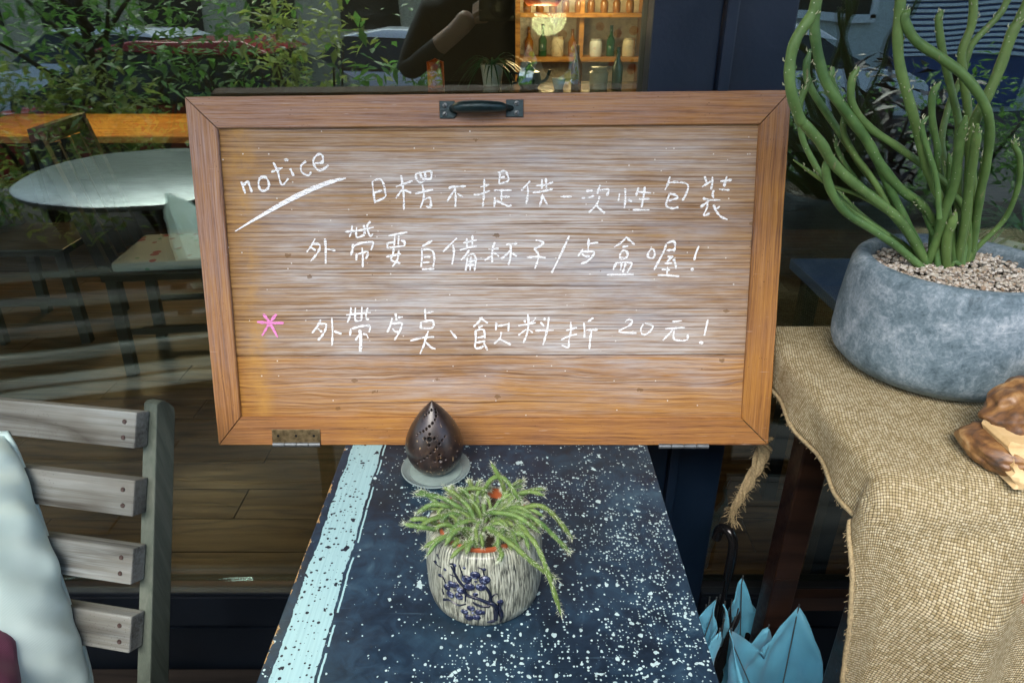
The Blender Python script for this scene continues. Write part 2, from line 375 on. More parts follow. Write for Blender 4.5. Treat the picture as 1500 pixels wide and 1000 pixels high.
def concrete():
    g = G('blue_grey_concrete'); co = g.co()
    n1 = g.noise(co, 12., 8, .72, .8); n2 = g.noise(co, 60., 6, .75, 1.); n3 = g.noise(co, 240., 3)
    f = g.m('ADD', g.m('MULTIPLY', n1, .5), g.m('ADD', g.m('MULTIPLY', n2, .35), g.m('MULTIPLY', n3, .15)))
    c = g.ramp(f, [(.40, (.06, .095, .115)), (.49, (.14, .195, .225)), (.56, (.25, .305, .34)), (.66, (.50, .54, .57))])
    pit = g.m('MULTIPLY', g.m('LESS_THAN', g.vor(co, 160.), .12), g.m('GREATER_THAN', n2, .5))
    return g.bsdf(g.mix(g.m('MULTIPLY', pit, .7), c, (.04, .06, .07)), g.mr(n2, .3, .7, .5, .75), g.bump(g.m('SUBTRACT', f, g.m('MULTIPLY', pit, .3)), .5, .002), 0., .4)
M['concrete'] = concrete()
def bark_pot():
    g = G('bark_textured_ceramic'); co = g.co(); x, y, z = g.sep(co)
    a = g.m('ARCTAN2', y, x)
    st = g.noise(g.n('CombineXYZ', {0: g.m('MULTIPLY', a, 38.), 1: g.m('MULTIPLY', z, 42.), 2: 0.}).outputs[0], 1., 4, .65, .5)
    big = g.noise(co, 26., 4, .6)
    c = g.ramp(st, [(.36, (.016, .018, .02)), (.45, (.13, .14, .11)), (.55, (.42, .44, .35)), (.75, (.62, .65, .56))])
    c = g.mix(g.mr(big, .5, .75, 0., .5), c, (.16, .18, .13))
    return g.bsdf(c, .34, g.bump(st, .8, .0016), 0., .5, Coat_Weight=.3, Coat_Roughness=.2)
M['bark_pot'] = bark_pot()
M['navy_glaze'] = plain('navy_glaze', (.007, .010, .026), .2, var=.5, sc=160)
def petal_m():
    g = G('blue_petal_glaze'); n = g.noise(g.co(), 260., 4, .6)
    return g.bsdf(g.ramp(n, [(.40, (.006, .008, .028)), (.55, (.018, .026, .07)), (.68, (.25, .30, .42))]), .22)
M['petal'] = petal_m()
M['terracotta'] = plain('terracotta_plastic', (.36, .09, .03), .45, var=.2, sc=60)
M['soil'] = plain('soil', (.04, .03, .018), .95, var=.6, sc=150, bump=.9)
def egg_m():
    g = G('polished_coconut_shell'); co = g.co()
    n = g.noise(co, 70., 5, .65)
    ln = g.noise(g.n('Mapping', {'Vector': co, 'Rotation': (0, R(12), R(10)), 'Scale': (260, 260, 26)}).outputs[0], 1., 2, .5)
    z = g.sep(co)[2]
    low = g.mr(z, .02, .075, .085, .0)
    fl = g.mr(g.m('ADD', ln, low), .69, .74)
    c = g.ramp(n, [(.35, (.010, .006, .005)), (.6, (.035, .02, .014)), (.8, (.09, .055, .035))])
    c = g.mix(g.m('MULTIPLY', fl, .8), c, (.42, .29, .15))
    return g.bsdf(c, .33, g.bump(n, .15, .0006), 0., .5, Coat_Weight=.25, Coat_Roughness=.25)
M['egg'] = egg_m(); M['hole'] = plain('hole_dark', (.002, .002, .002), .9)
def stem_m(name, a, b, dots, rough=.5, sc=26.):
    g = G(name); co = g.co(); n = g.noise(co, sc, 4, .6)
    c = g.ramp(n, [(.35, a), (.68, b)])
    v = g.vor(co, 130.); s = g.m('MULTIPLY', g.m('LESS_THAN', v, .10), dots)
    c = g.mix(s, c, (.55, .6, .45))
    rn = g.n('ObjectInfo').outputs['Random']
    c = g.mix(g.m('MULTIPLY', rn, .45), c, (.17, .22, .05))
    sc_ = g.m('MULTIPLY', g.m('GREATER_THAN', g.noise(g.vmul(co, (1, 1, .35)), 95., 4, .7), .66), .6)
    c = g.mix(sc_, c, (.23, .20, .11))
    return g.bsdf(c, rough, g.bump(g.noise(co, 240., 4), .25, .001), 0., .4, Subsurface_Weight=.05, Subsurface_Scale=.01)
M['stem'] = stem_m('pencil_stem_green', (.045, .115, .032), (.115, .22, .065), .7)
M['stemtip'] = plain('stem_leaflet', (.40, .42, .26), .6)
M['cactus'] = stem_m('cactus_green', (.055, .13, .03), (.16, .27, .075), .3, .6, 60.)
M['spine'] = plain('pale_spine', (.50, .56, .42), .6, var=.1)
def gravel_m():
    g = G('gravel_stone'); isl = g.n('NewGeometry').outputs['Random Per Island']
    c = g.ramp(isl, [(0, (.20, .15, .10)), (.15, (.50, .45, .36)), (.4, (.60, .57, .50)), (.55, (.28, .17, .09)), (.75, (.66, .63, .56)), (.9, (.13, .10, .08)), (1., (.03, .03, .03))])
    n = g.noise(g.co(), 300., 3)
    return g.bsdf(g.mix(g.mr(n, .4, .7, 0., .4), c, (.3, .24, .16)), .7, g.bump(n, .3, .0005))
M['gravel'] = gravel_m()
def drift_m():
    g = G('polished_driftwood'); co = g.co()
    n = g.noise(co, 17., 5, .6, 1.4); n2 = g.noise(g.vmul(co, (30, 90, 60)), 1., 4, .6, .6)
    f = g.m('ADD', g.m('MULTIPLY', n, .7), g.m('MULTIPLY', n2, .3))
    c = g.ramp(f, [(.36, (.05, .032, .022)), (.46, (.16, .075, .03)), (.54, (.27, .14, .05)), (.66, (.40, .27, .13))])
    return g.bsdf(c, .42, g.bump(n2, .3, .001), 0., .4, Coat_Weight=.12, Coat_Roughness=.3)
M['drift'] = drift_m()
M['raw'] = wood('raw_split_wood', (.42, .25, .10), (.60, .42, .2), (.72, .55, .3), (4, 60, 60), .6, bump=.4)
def fabric(name, a, b, sc=500., bump=.3, rough=.85, sheen=.2):
    g = G(name); co = g.co(); n = g.noise(co, 6., 4, .6)
    wv = g.m('MULTIPLY', g.m('SINE', g.m('MULTIPLY', g.sep(co)[0], sc*6)), g.m('SINE', g.m('MULTIPLY', g.sep(co)[1], sc*6)))
    return g.bsdf(g.ramp(n, [(.35, a), (.65, b)]), rough, g.bump(g.m('ADD', g.m('MULTIPLY', wv, .3), g.noise(co, 40., 4)), bump, .001), 0., .3, Sheen_Weight=sheen)
M['mint'] = fabric('pale_mint_cotton', (.62, .80, .74), (.70, .86, .80))
M['maroon'] = fabric('maroon_tweed', (.10, .02, .045), (.22, .06, .11), bump=.9)
M['umbrella'] = fabric('light_blue_nylon', (.12, .44, .64), (.18, .55, .76), rough=.5, bump=.1)
M['floral'] = None
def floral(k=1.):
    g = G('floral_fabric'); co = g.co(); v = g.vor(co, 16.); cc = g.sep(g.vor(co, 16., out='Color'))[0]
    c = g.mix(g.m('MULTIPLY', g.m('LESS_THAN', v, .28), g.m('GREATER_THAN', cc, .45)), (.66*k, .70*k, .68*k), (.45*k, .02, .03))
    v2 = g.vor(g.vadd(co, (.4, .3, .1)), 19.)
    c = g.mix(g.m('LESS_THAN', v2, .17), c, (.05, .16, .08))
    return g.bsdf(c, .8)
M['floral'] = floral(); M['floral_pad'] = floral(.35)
def glass_m():
    g = G('shop_window_glass'); co = g.co()
    n = g.noise(g.vmul(co, (1, 1, 1)), 2.2, 2, .5)
    nb = g.bump(n, .05, .05)
    lw = g.m('POWER', g.n('LayerWeight', {'Blend': .5}).outputs['Facing'], 5.)
    fac = g.m('ADD', g.m('MULTIPLY', lw, .9), .135, clamp=True)
    t = g.n('BsdfTransparent', {0: (.85, .93, .90, 1)}); gl = g.n('BsdfGlossy', {'Color': (.86, 1, .97, 1), 'Roughness': .0, 'Normal': nb})
    mx = g.n('MixShader', {0: fac, 1: t.outputs[0], 2: gl.outputs[0]}); g.nt.links.new(mx.outputs[0], g.out.inputs[0]); return g.mat
M['glass'] = glass_m()
def clear_m():
    g = G('frosted_saucer_glass')
    t = g.n('BsdfTransparent', {0: (.75, .86, .86, 1)}); gl = g.n('BsdfPrincipled', {'Base Color': (.33, .42, .42, 1), 'Roughness': .15})
    mx = g.n('MixShader', {0: .55, 1: t.outputs[0], 2: gl.outputs[0]}); g.nt.links.new(mx.outputs[0], g.out.inputs[0]); return g.mat
M['saucer'] = clear_m()
M['hinge'] = plain('tarnished_brass', (.20, .15, .08), .45, metal=.8, var=.5, sc=120)
M['steel'] = plain('dull_steel', (.16, .18, .19), .5, metal=.7, var=.2, sc=80)
def brushed():
    g = G('swirl_brushed_steel'); co = g.co()
    n = g.noise(g.n('Mapping', {'Vector': g.vadd(co, g.vmul(g.n('TexNoise', {'Vector': co, 'Scale': 4.}).outputs[1], (.25, .25, 0))), 'Scale': (12, 90, 1)}).outputs[0], 1., 3, .6)
    return g.bsdf(g.ramp(n, [(.35, (.14, .16, .16)), (.65, (.34, .37, .37))]), .32, g.bump(n, .2, .001), .85)
M['brushed'] = brushed()
M['wall'] = plain('interior_plaster', (.05, .045, .035), .9, var=.2, sc=3)
M['shade_canopy'] = plain('shade_canopy_grey', (.10, .10, .10), .9)
M['street'] = plain('asphalt', (.05, .05, .052), .9, var=.3, sc=8, bump=.5)
M['pave'] = plain('pavement_stone', (.09, .088, .08), .8, var=.3, sc=5, bump=.3)
M['deck'] = wood('dark_deck_wood', (.008, .006, .005), (.017, .013, .010), (.028, .021, .016), (2, 30, 30), .7, bump=.3)
def leafm(name, c):
    g = G(name); n = g.noise(g.co(), 3., 3); c2 = g.n('VectorMath', {0: c, 3: g.mr(n, .3, .7, .6, 1.5)}, operation='SCALE').outputs[0]
    p = g.n('BsdfPrincipled', {'Base Color': c2, 'Roughness': .35}); t = g.n('BsdfTranslucent', {0: c2})
    mx = g.n('MixShader', {0: .45, 1: p.outputs[0], 2: t.outputs[0]}); g.nt.links.new(mx.outputs[0], g.out.inputs[0]); return g.mat
M['leaf'] = leafm('hedge_leaf', (.14, .30, .06)); M['leaf2'] = leafm('yellow_green_leaf', (.36, .42, .09))
M['darkleaf'] = plain('dark_red_leaf', (.03, .012, .012), .35, var=.5, sc=5)
M['fern'] = plain('spider_leaf', (.06, .16, .07), .4, var=.4, sc=8)
M['bark'] = plain('bark', (.03, .022, .016), .9, var=.4, sc=20, bump=.8)
M['carred'] = plain('car_paint_red', (.30, .008, .012), .15, var=.05)
M['carwhite'] = plain('car_paint_white', (.75, .77, .8), .15, var=.04)
M['tyre'] = plain('tyre', (.015, .015, .015), .8)
M['carglass'] = plain('car_glass', (.01, .02, .02), .04)
M['white'] = plain('white_paint', (.75, .78, .78), .5, var=.06)
M['mat'] = plain('pale_felt', (.20, .27, .25), .8)
M['brick'] = plain('white_painted_brick', (.55, .60, .58), .8, var=.15)
M['bluewall'] = plain('blue_wall', (.04, .08, .22), .7, var=.25, sc=3)
M['amber'] = plain('amber_bottle', (.25, .10, .015), .12)
M['greenb'] = plain('green_bottle', (.02, .08, .03), .1)
M['cream'] = plain('cream_ceramic', (.6, .52, .36), .3)
M['orange'] = plain('orange_lacquer', (.45, .10, .02), .3)
def emit(name, c, s):
    g = G(name); e = g.n('Emission', {0: c, 1: s}); g.nt.links.new(e.outputs[0], g.out.inputs[0]); return g.mat
M['bulb'] = emit('lit_bulb', (1, .72, .38), 5.)

# ================================================================== SETTING
GY = 1.14          # glass plane
FY = 1.095         # front face of the navy frame
ground = MB().box((0, -4, -.33), (400, 400, .02)).obj('ground', M['street']); struct(ground)
# raised terrace in front of the shop, large slabs
terr = MB().box((0, -.9, -.1625), (14, 4.2, .315)).obj('pavement', M['pave']); struct(terr)
deck_m = MB().box((0, 0, 0), (2.37, .117, .02)).mesh('deck_board', M['deck'], bevel=.003)
for j in range(34):
    for i in range(-3, 4):
        o = bpy.data.objects.new('deck_board', deck_m); COL.objects.link(o); o.parent = terr
        o.location = (i*2.375+(j % 3)*.79, 1.03-j*.12, .003+rnd.uniform(-.001, .001))
floor = MB().box((0, 4.3, -.04), (12, 6.1, .04)).obj('floor', M['darkwood']); struct(floor)
pl = []
for L in (.9, 1.2, 1.5):
    pl.append(MB().box((0, 0, 0), (L-.003, .137, .02)).mesh('floorboard', M['plank'], bevel=.0015))
for r_ in range(24):
    x = -4.2+rnd.random()*.9
    while x < 2.2:
        k = rnd.randrange(3); L = (.9, 1.2, 1.5)[k]
        o = bpy.data.objects.new('floorboard', pl[k]); COL.objects.link(o); o.parent = floor
        o.location = (x+L/2, 1.27+r_*.14, -.010+rnd.uniform(-.0006, .0006)); x += L
wl = MB(); wl.box((0, 7.4, 1.5), (12, .1, 3.1)); wl.box((-6, 4.3, 1.5), (.1, 6.1, 3.1)); wl.box((6, 4.3, 1.5), (.1, 6.1, 3.1))
struct(wl.obj('wall', M['wall']))
struct(MB().box((0, 4.3, 3.08), (12, 6.1, .1)).obj('ceiling', M['wall']))
struct(MB().box((0, .40, 2.78), (12, 1.6, .12)).obj('canopy', M['shade_canopy']))  # added out of view to keep sky and sun off the shopfront
struct(MB().box((0, 1.22, 2.75), (12, .2, .6)).obj('facade', M['navy']))
struct(MB().box((0, 1.17, .045), (12, .14, .175)).obj('plinth', M['navy_dark']))

def pane(x0, x1, label):
    t = thing('shop_window', label, 'window', ((x0+x1)/2, GY, .14))
    W = x1-x0
    MB().box((0, 0, 1.25), (W, .006, 2.3)).obj('pane', M['glass'], t)
    b = MB().box((0, -.005, .045), (W, .07, .09)).obj('bottom_rail', M['navy_dark'], t, bevel=.004)
    MB().box((0, -.030, .096), (W, .02, .012)).obj('glazing_bead', M['navy_dark'], t, bevel=.003)
    MB().box((0, 0, 2.36), (W, .06, .06)).obj('top_rail', M['navy_dark'], t)
pane(-4.2, .204, 'large shop window behind the notice board and the wooden bench')
pane(.42, 3.6, 'shop window behind the green pencil plant, right of the navy post')
pst = thing('window_post', 'wide navy painted post with a raised ridge between the two shop windows', 'post', (.31, FY, 0))
MB().box((-.055, .05, 1.3), (.101, .10, 2.6)).obj('face_board', M['navy'], pst, bevel=.003)
MB().box((.006, .043, 1.3), (.018, .114, 2.6)).obj('ridge', M['navy'], pst, bevel=.003)
MB().box((.0625, .062, 1.3), (.092, .10, 2.6)).obj('face_board', M['navy'], pst, bevel=.003)

# ================================================================== BLUE TABLE
tx0, tx1, tz = -.277, .2247, .75
T = thing('blue_table', 'dark blue table spattered with white paint, a pale band down its left side', 'table', (0, .60, 0))
MB().box(((tx0+tx1)/2, .02, tz-.0125), (tx1-tx0, .92, .025)).obj('tabletop', M['blue_top'], T, bevel=.002)
for sx in (tx0+.04, tx1-.04):
    for sy in (-.38, .42): MB().beam((sx, sy, 0), (sx, sy, tz-.0255), .045, .045, (0, 1, 0)).obj('leg', M['navy_dark'], T, bevel=.003)
for sx in (tx0+.04, tx1-.04): MB().box((sx, .02, tz-.07), (.02, .75, .088)).obj('apron', M['navy_dark'], T)
MB().box(((tx0+tx1)/2, -.38, tz-.07), (.395, .02, .088)).obj('apron', M['navy_dark'], T)
MB().box(((tx0+tx1)/2, .42, tz-.07), (.395, .02, .088)).obj('apron', M['navy_dark'], T)

# ================================================================== NOTICE BOARD
LEAN = R(14.8)
O = Pz(320, 652, tz); O.z = tz+.001
B = thing('notice_board', 'large framed wooden board with white chalk writing, standing on the spattered blue table', 'notice board', O, (math.pi/2-LEAN, 0, 0))
Nb = Vector((0, -math.cos(LEAN), math.sin(LEAN))); Vb = Vector((0, math.sin(LEAN), math.cos(LEAN)))
def bp(px, py, n=0.):
    d = ray(px, py); t = ((O+Nb*n)-EYE).dot(Nb)/d.dot(Nb); p = EYE+d*t-O
    return Vector((p.x, p.dot(Vb), n))
oc = [bp(270, 142), bp(1160, 132), bp(1126, 652), bp(320, 652)]
ic = [bp(318, 188), bp(1113, 182), bp(1087, 613), bp(352, 611)]
ic[3].z = 0
def rail(a, b, c, d, mat, nm='frame_rail', gap=.0010):
    cen = (a+b+c+d)/4
    top = [p+(cen-p).normalized()*gap for p in (a, b, c, d)]
    # subdivided so the old edges wander slightly
    mb = MB(); n = 24; vt = []
    for i in range(n+1):
        t = i/n
        for e0, e1, sgn in ((top[0], top[1], 1), (top[3], top[2], -1)):
            p = e0.lerp(e1, t); j = noise.noise(p*18+Vector((gap*9e3, 0, 0)))*.0011 if 0 < i < n else 0
            q = (top[0]-top[3]).normalized()
            vt.append(p+q*j*1.)
    vs_ = []
    for i in range(n+1):
        o_, in_ = vt[2*i], vt[2*i+1]
        vs_ += [Vector((o_.x, o_.y, -.026)), Vector((o_.x, o_.y, -.0015)), Vector((o_.x, o_.y, 0)).lerp(Vector((in_.x, in_.y, 0)), .03), Vector((in_.x, in_.y, 0)).lerp(Vector((o_.x, o_.y, 0)), .03), Vector((in_.x, in_.y, -.0015)), Vector((in_.x, in_.y, -.026))]
    fs = [(6*i+k, 6*i+(k+1) % 6, 6*i+6+(k+1) % 6, 6*i+6+k) for i in range(n) for k in range(6)]
    fs += [tuple(range(6)), tuple(6*n+k for k in range(5, -1, -1))]
    mb.add(vs_, fs); return mb.obj(nm, mat, B, smooth=30)
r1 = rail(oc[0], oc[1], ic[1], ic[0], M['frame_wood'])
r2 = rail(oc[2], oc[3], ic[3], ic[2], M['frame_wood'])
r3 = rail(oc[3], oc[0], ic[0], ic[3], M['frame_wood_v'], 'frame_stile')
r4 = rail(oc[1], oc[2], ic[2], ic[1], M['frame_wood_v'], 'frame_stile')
PN = -.006
def plank(pts, mat='panel'):
    q = [Vector((p.x, p.y, -.016)) for p in pts]+[Vector((p.x, p.y, PN)) for p in pts]
    return MB().hexa(q).obj('panel_board', M[mat], B, bevel=.0008)
e = .006
sA, sB = bp(346, 521, PN), bp(1094, 519, PN)
plank([sA+Vector((-e, .0006, 0)), sB+Vector((e, .0006, 0)), ic[1]+Vector((e, e, 0)), ic[0]+Vector((-e, e, 0))])
plank([ic[3]+Vector((-e, -e, 0)), ic[2]+Vector((e, -e, 0)), sB+Vector((e, -.0006, 0)), sA+Vector((-e, -.0006, 0))], 'panel2')
# chalk writing (traced strokes: crop origin, scale, strokes)
S9 = 9.375
TXT = {
'notice': ((340, 220), 8.333, [[(115,385),(165,530)],[(130,440),(190,385),(215,430),(245,515)],[(345,335),(325,400),(345,480),(400,495),(450,450),(445,380),(405,330),(345,335)],[(505,150),(560,260),(585,370),(620,425),(690,345)],[(480,268),(620,215)],[(710,225),(755,315)],[(635,120),(690,122)],[(905,135),(845,190),(855,270),(930,308),(970,265)],[(1010,160),(1100,150),(1110,80),(1070,48),(1010,90),(995,160),(1050,245),(1110,235),(1180,185)]]),
'a1': ((530, 230), S9, [[(145,340),(165,500),(180,610)],[(145,340),(245,300),(300,370),(320,470),(320,550),(170,625)],[(165,495),(280,458)],[(540,250),(565,400),(578,560),(580,725)],[(470,410),(700,328)],[(560,440),(470,568)],[(580,450),(680,495)],[(740,230),(755,310),(800,350),(870,330)],[(740,230),(880,205),(950,200),(945,300),(830,300)],[(800,215),(825,290)],[(865,205),(880,300)],[(830,380),(850,470),(850,570),(805,700)],[(735,505),(980,445)],[(850,590),(930,560),(950,620),(940,690),(880,670)],[(1195,435),(1240,412),(1430,402)],[(1275,450),(1170,612)],[(1280,425),(1290,560),(1285,685)],[(1310,500),(1390,550)]]),
'a2': ((680, 230), S9, [[(275,290),(275,420),(268,560),(255,680)],[(220,415),(345,378)],[(130,520),(220,512),(355,460)],[(490,210),(485,300),(475,368)],[(460,212),(560,195),(590,240),(605,325),(480,372)],[(500,285),(560,272)],[(410,470),(440,458),(655,458)],[(512,465),(512,605)],[(530,550),(625,545)],[(418,550),(420,610),(412,685)],[(440,600),(520,635),(605,675),(650,660)],[(905,330),(850,390),(800,440)],[(780,458),(820,440)],[(870,390),(875,500),(850,645)],[(1068,305),(1065,440)],[(1120,290),(1130,440)],[(980,395),(1110,385),(1220,345)],[(940,490),(1090,470),(1215,438)],[(1075,505),(1060,600),(1030,685)],[(1075,530),(1140,655)],[(1320,545),(1475,545)]]),
'a3': ((820, 240), S9, [[(360,375),(450,368)],[(300,470),(390,465),(470,440)],[(555,290),(525,370),(515,415)],[(550,362),(665,350),(665,390),(640,440)],[(545,445),(520,530),(470,600),(395,670)],[(495,565),(560,630),(620,680)],[(820,405),(803,510)],[(895,335),(900,470),(885,610)],[(940,490),(990,520)],[(1080,325),(1045,440)],[(1065,385),(1250,400)],[(1165,315),(1150,440),(1120,600)],[(1085,485),(1230,480)],[(1000,632),(1230,632)]]),
'a4': ((930, 230), S9, [[(480,270),(450,370),(410,455)],[(465,355),(560,345),(690,360),(730,410),(700,510),(650,600)],[(475,505),(550,520),(585,560),(500,590),(460,600)],[(475,505),(440,600),(430,670),(510,705),(595,688)],[(955,265),(985,360)],[(920,410),(1040,335)],[(1062,270),(1060,360),(1042,450)],[(1260,265),(1220,410)],[(1170,335),(1330,315)],[(1150,445),(1300,455)],[(1080,455),(1065,510),(1080,570)],[(930,565),(1010,590),(1170,590)],[(1020,600),(895,690)],[(1000,610),(985,700),(945,800),(1025,775)],[(1075,655),(1120,750),(1180,820),(1270,860)],[(1165,675),(1125,710)]]),
'b1': ((440, 320), S9, [[(205,275),(150,380),(85,465)],[(165,345),(260,355),(265,420),(210,510),(140,590)],[(150,395),(215,440)],[(340,275),(350,400),(350,620)],[(355,415),(485,440)],[(715,95),(700,190),(675,255)],[(615,185),(800,165),(1010,120)],[(775,120),(775,255),(885,225)],[(875,90),(885,215)],[(965,40),(920,100),(935,190),(965,240),(1000,210)],[(725,345),(720,420),(695,510)],[(735,378),(840,335),(990,322),(995,370),(970,435)],[(775,480),(770,575)],[(790,490),(920,450),(925,500),(900,555)],[(850,400),(860,530),(858,670)],[(1210,238),(1470,188)],[(1200,335),(1195,405)],[(1200,335),(1280,325)],[(1300,235),(1290,370)],[(1355,235),(1345,365)],[(1380,300),(1430,320),(1435,370)],[(1190,405),(1440,372)],[(1285,410),(1270,500),(1250,570),(1375,615)],[(1355,430),(1335,560),(1265,660)],[(1180,525),(1385,485)]]),
'b2': ((560, 320), S9, [[(690,305),(550,380)],[(545,410),(545,540),(535,665)],[(555,430),(640,425),(700,460),(715,560),(700,665)],[(570,530),(665,525)],[(560,605),(650,600)],[(545,695),(715,690)],[(1025,268),(835,455)],[(970,360),(985,470),(960,630)],[(1160,270),(1165,400)],[(1240,230),(1235,385)],[(1110,335),(1300,295)],[(1065,435),(1180,400),(1300,380)],[(1195,430),(1140,510),(1080,570)],[(1170,530),(1160,620),(1145,715)],[(1170,510),(1250,490),(1285,560),(1265,720)],[(1175,590),(1270,580)],[(1170,640),(1265,635)],[(1220,520),(1205,715)]]),
'b3': ((690, 320), S9, [[(328,325),(300,400),(290,500),(292,605)],[(240,420),(380,412)],[(285,510),(185,575)],[(310,465),(385,520)],[(480,358),(635,340)],[(545,355),(545,460),(535,570),(510,635)],[(540,435),(470,510),(410,555)],[(555,470),(630,518)],[(885,298),(950,310),(990,335),(930,390),(860,420)],[(865,420),(920,480),(920,560),(875,690)],[(765,535),(900,525),(1025,540)],[(1350,235),(1260,430),(1160,640),(1105,745)]]),
'b4': ((800, 320), S9, [[(585,270),(580,360),(572,435)],[(590,345),(715,330)],[(505,420),(435,520)],[(495,455),(650,455),(640,510),(560,590),(475,620)],[(490,480),(530,515),(600,520)],[(1110,250),(1040,320),(930,395)],[(1090,250),(1215,360)],[(1045,392),(1125,378)],[(1080,435),(1115,470),(1105,530),(1030,548),(1010,510),(1040,450),(1080,435)],[(965,610),(935,660),(920,705)],[(950,605),(1150,605),(1170,640),(1110,745)],[(1035,615),(1020,710)],[(1090,615),(1050,740)],[(830,772),(1200,765)]]),
'b5': ((920, 330), S9, [[(320,320),(275,380),(275,435),(335,450),(365,400),(345,330),(300,330)],[(520,255),(500,330),(440,450),(355,610)],[(530,245),(620,220),(645,280),(625,365)],[(525,345),(620,335)],[(535,430),(620,430)],[(600,435),(530,500)],[(500,522),(600,520)],[(620,460),(650,530),(655,600)],[(540,565),(530,680)],[(460,605),(575,610)],[(405,682),(550,685),(700,700)],[(970,285),(930,380),(905,480)],[(862,600),(878,612),(892,600),(878,590),(862,602)]]),
'c1': ((370, 430), S9, [[(940,355),(890,450),(820,540)],[(925,415),(1010,415),(1000,500),(960,570),(900,640)],[(895,475),(960,525)],[(1090,325),(1100,500),(1095,710)],[(1120,515),(1225,550)]]),
'c2': ((490, 430), S9, [[(230,185),(220,290),(180,395)],[(165,292),(300,275),(500,255)],[(290,190),(285,300),(295,370),(375,365)],[(380,175),(372,360)],[(460,190),(435,290),(450,350),(475,345)],[(225,475),(215,575)],[(235,480),(370,445),(485,438),(490,480),(475,525)],[(345,490),(352,640),(345,800)],[(362,490),(370,640),(365,800)],[(345,550),(290,640)],[(390,550),(440,560),(465,610)],[(840,270),(855,370)],[(870,325),(940,318)],[(795,330),(770,430),(725,530)],[(790,415),(920,400),(920,450),(890,530),(825,635)],[(795,475),(840,520),(900,525)],[(1245,200),(1250,350)],[(1265,265),(1360,240)],[(1190,385),(1185,475)],[(1190,385),(1345,370),(1345,465),(1185,475)],[(1290,510),(1250,620),(1230,700),(1175,825)],[(1040,645),(1200,605),(1370,590)],[(1245,650),(1330,735),(1390,755)]]),
'c3': ((600, 440), S9, [[(560,410),(600,460),(650,520)],[(1000,225),(940,300),(875,360)],[(960,235),(1020,270),(1075,310)],[(945,370),(1005,345)],[(905,410),(910,530),(900,640),(960,650),(1020,620)],[(905,410),(1015,400),(1035,520)],[(930,510),(1030,490)],[(890,580),(1040,555)],[(1020,580),(1070,680)],[(1190,300),(1185,410)],[(1210,350),(1360,320)],[(1365,300),(1355,420)],[(1260,430),(1240,520),(1160,590)],[(1245,530),(1390,605)]]),
'c4': ((740, 440), S9, [[(310,185),(320,300),(300,450),(250,580)],[(265,265),(275,310)],[(415,230),(400,270),(340,310)],[(180,345),(420,305)],[(290,390),(180,475)],[(320,395),(380,440)],[(485,295),(535,355)],[(530,240),(550,265)],[(600,225),(580,380),(550,500),(520,610)],[(415,412),(665,405)],[(900,290),(900,420),(875,540),(865,640),(775,610)],[(835,410),(985,370)],[(765,540),(870,490),(985,460)],[(1210,235),(1130,295)],[(1080,300),(1090,420),(1085,510)],[(1110,410),(1270,395)],[(1185,410),(1165,540),(1155,665)]]),
'c5': ((890, 440), S9, [[(240,290),(290,258),(335,280),(300,340),(155,425),(395,445)],[(490,320),(455,390),(480,465),(560,440),(620,350),(510,310)],[(885,290),(1020,275)],[(790,385),(1060,370)],[(890,400),(830,470),(755,545)],[(910,400),(915,530),(1080,540),(1100,460)],[(1375,260),(1325,480)],[(1255,585),(1280,570),(1300,580),(1275,596)]]),
}
cz = [PN+.0011]
def stroke(mb, pts, wpx=3.0):
    """one chalk stroke: a thin raised ribbon with wavering edges"""
    q = [bp(p[0], p[1], PN) for p in pts]
    q = smooth_path([Vector((p.x, p.y, 0)) for p in q], 5) if len(q) > 2 else [Vector((q[0].x, q[0].y, 0)).lerp(Vector((q[-1].x, q[-1].y, 0)), i/6) for i in range(7)]
    cz[0] += .0000012; z = cz[0]; vs_ = []; n = len(q); w0 = wpx*.00108/2
    for i, p in enumerate(q):
        t = (q[min(i+1, n-1)]-q[max(i-1, 0)]).normalized(); nn = Vector((-t.y, t.x, 0))
        k = w0*(.85+.8*noise.noise(p*210+Vector((z*1e5, 0, 0))))*(.7 if i in (0, n-1) else 1)
        vs_ += [Vector((p.x, p.y, z))+nn*k, Vector((p.x, p.y, z))-nn*k]
    mb.add(vs_, [(2*i, 2*i+1, 2*i+3, 2*i+2) for i in range(n-1)])
CUT = {'notice': [290, 470, 690, 810, 965], 'a1': [400, 1050], 'a2': [720, 1280], 'a3': [720], 'a4': [800], 'b1': [550, 1100], 'b2': [780], 'b3': [690, 1060], 'b4': [760], 'b5': [800], 'c1': [], 'c2': [600, 1000], 'c3': [780], 'c4': [720], 'c5': [430, 690, 1180]}
for grp, keys in (('writing_heading', ['notice']), ('writing_line', ['a1', 'a2', 'a3', 'a4']), ('writing_line', ['b1', 'b2', 'b3', 'b4', 'b5']), ('writing_line', ['c1', 'c2', 'c3', 'c4', 'c5'])):
    line = None
    for k in keys:
        (ox, oy), sc_, sts = TXT[k]; cuts = CUT[k]; chars = {}
        for s_ in sts: chars.setdefault(sum(sum(p[0] for p in s_)/len(s_) > c_ for c_ in cuts), []).append(s_)
        for ci in sorted(chars):
            mb = MB()
            for s_ in chars[ci]: stroke(mb, [(ox+a/sc_, oy+b/sc_) for a, b in s_], 3.7 if k == 'notice' else 3.3)
            if line is None: line = bpy.data.objects.new(grp, None); COL.objects.link(line); line.parent = B
            mb.obj('character', M['chalk'], line)
mb = MB()
for i in range(7):
    t = i/6-.5
    stroke(mb, [(344.8, 338.8), (400, 306+t*5), (430, 290+t*6), (460, 276+t*6), (490, 265+t*4), (507, 261.4)], 1.9)
mb.obj('underline', M['chalk'], B)
mb = MB()
for s_ in ([(150,275),(240,400),(350,600)], [(330,280),(240,400),(135,575)], [(65,385),(240,400),(430,400)]):
    stroke(mb, [(370+a/S9, 430+b/S9) for a, b in s_], 4.4)
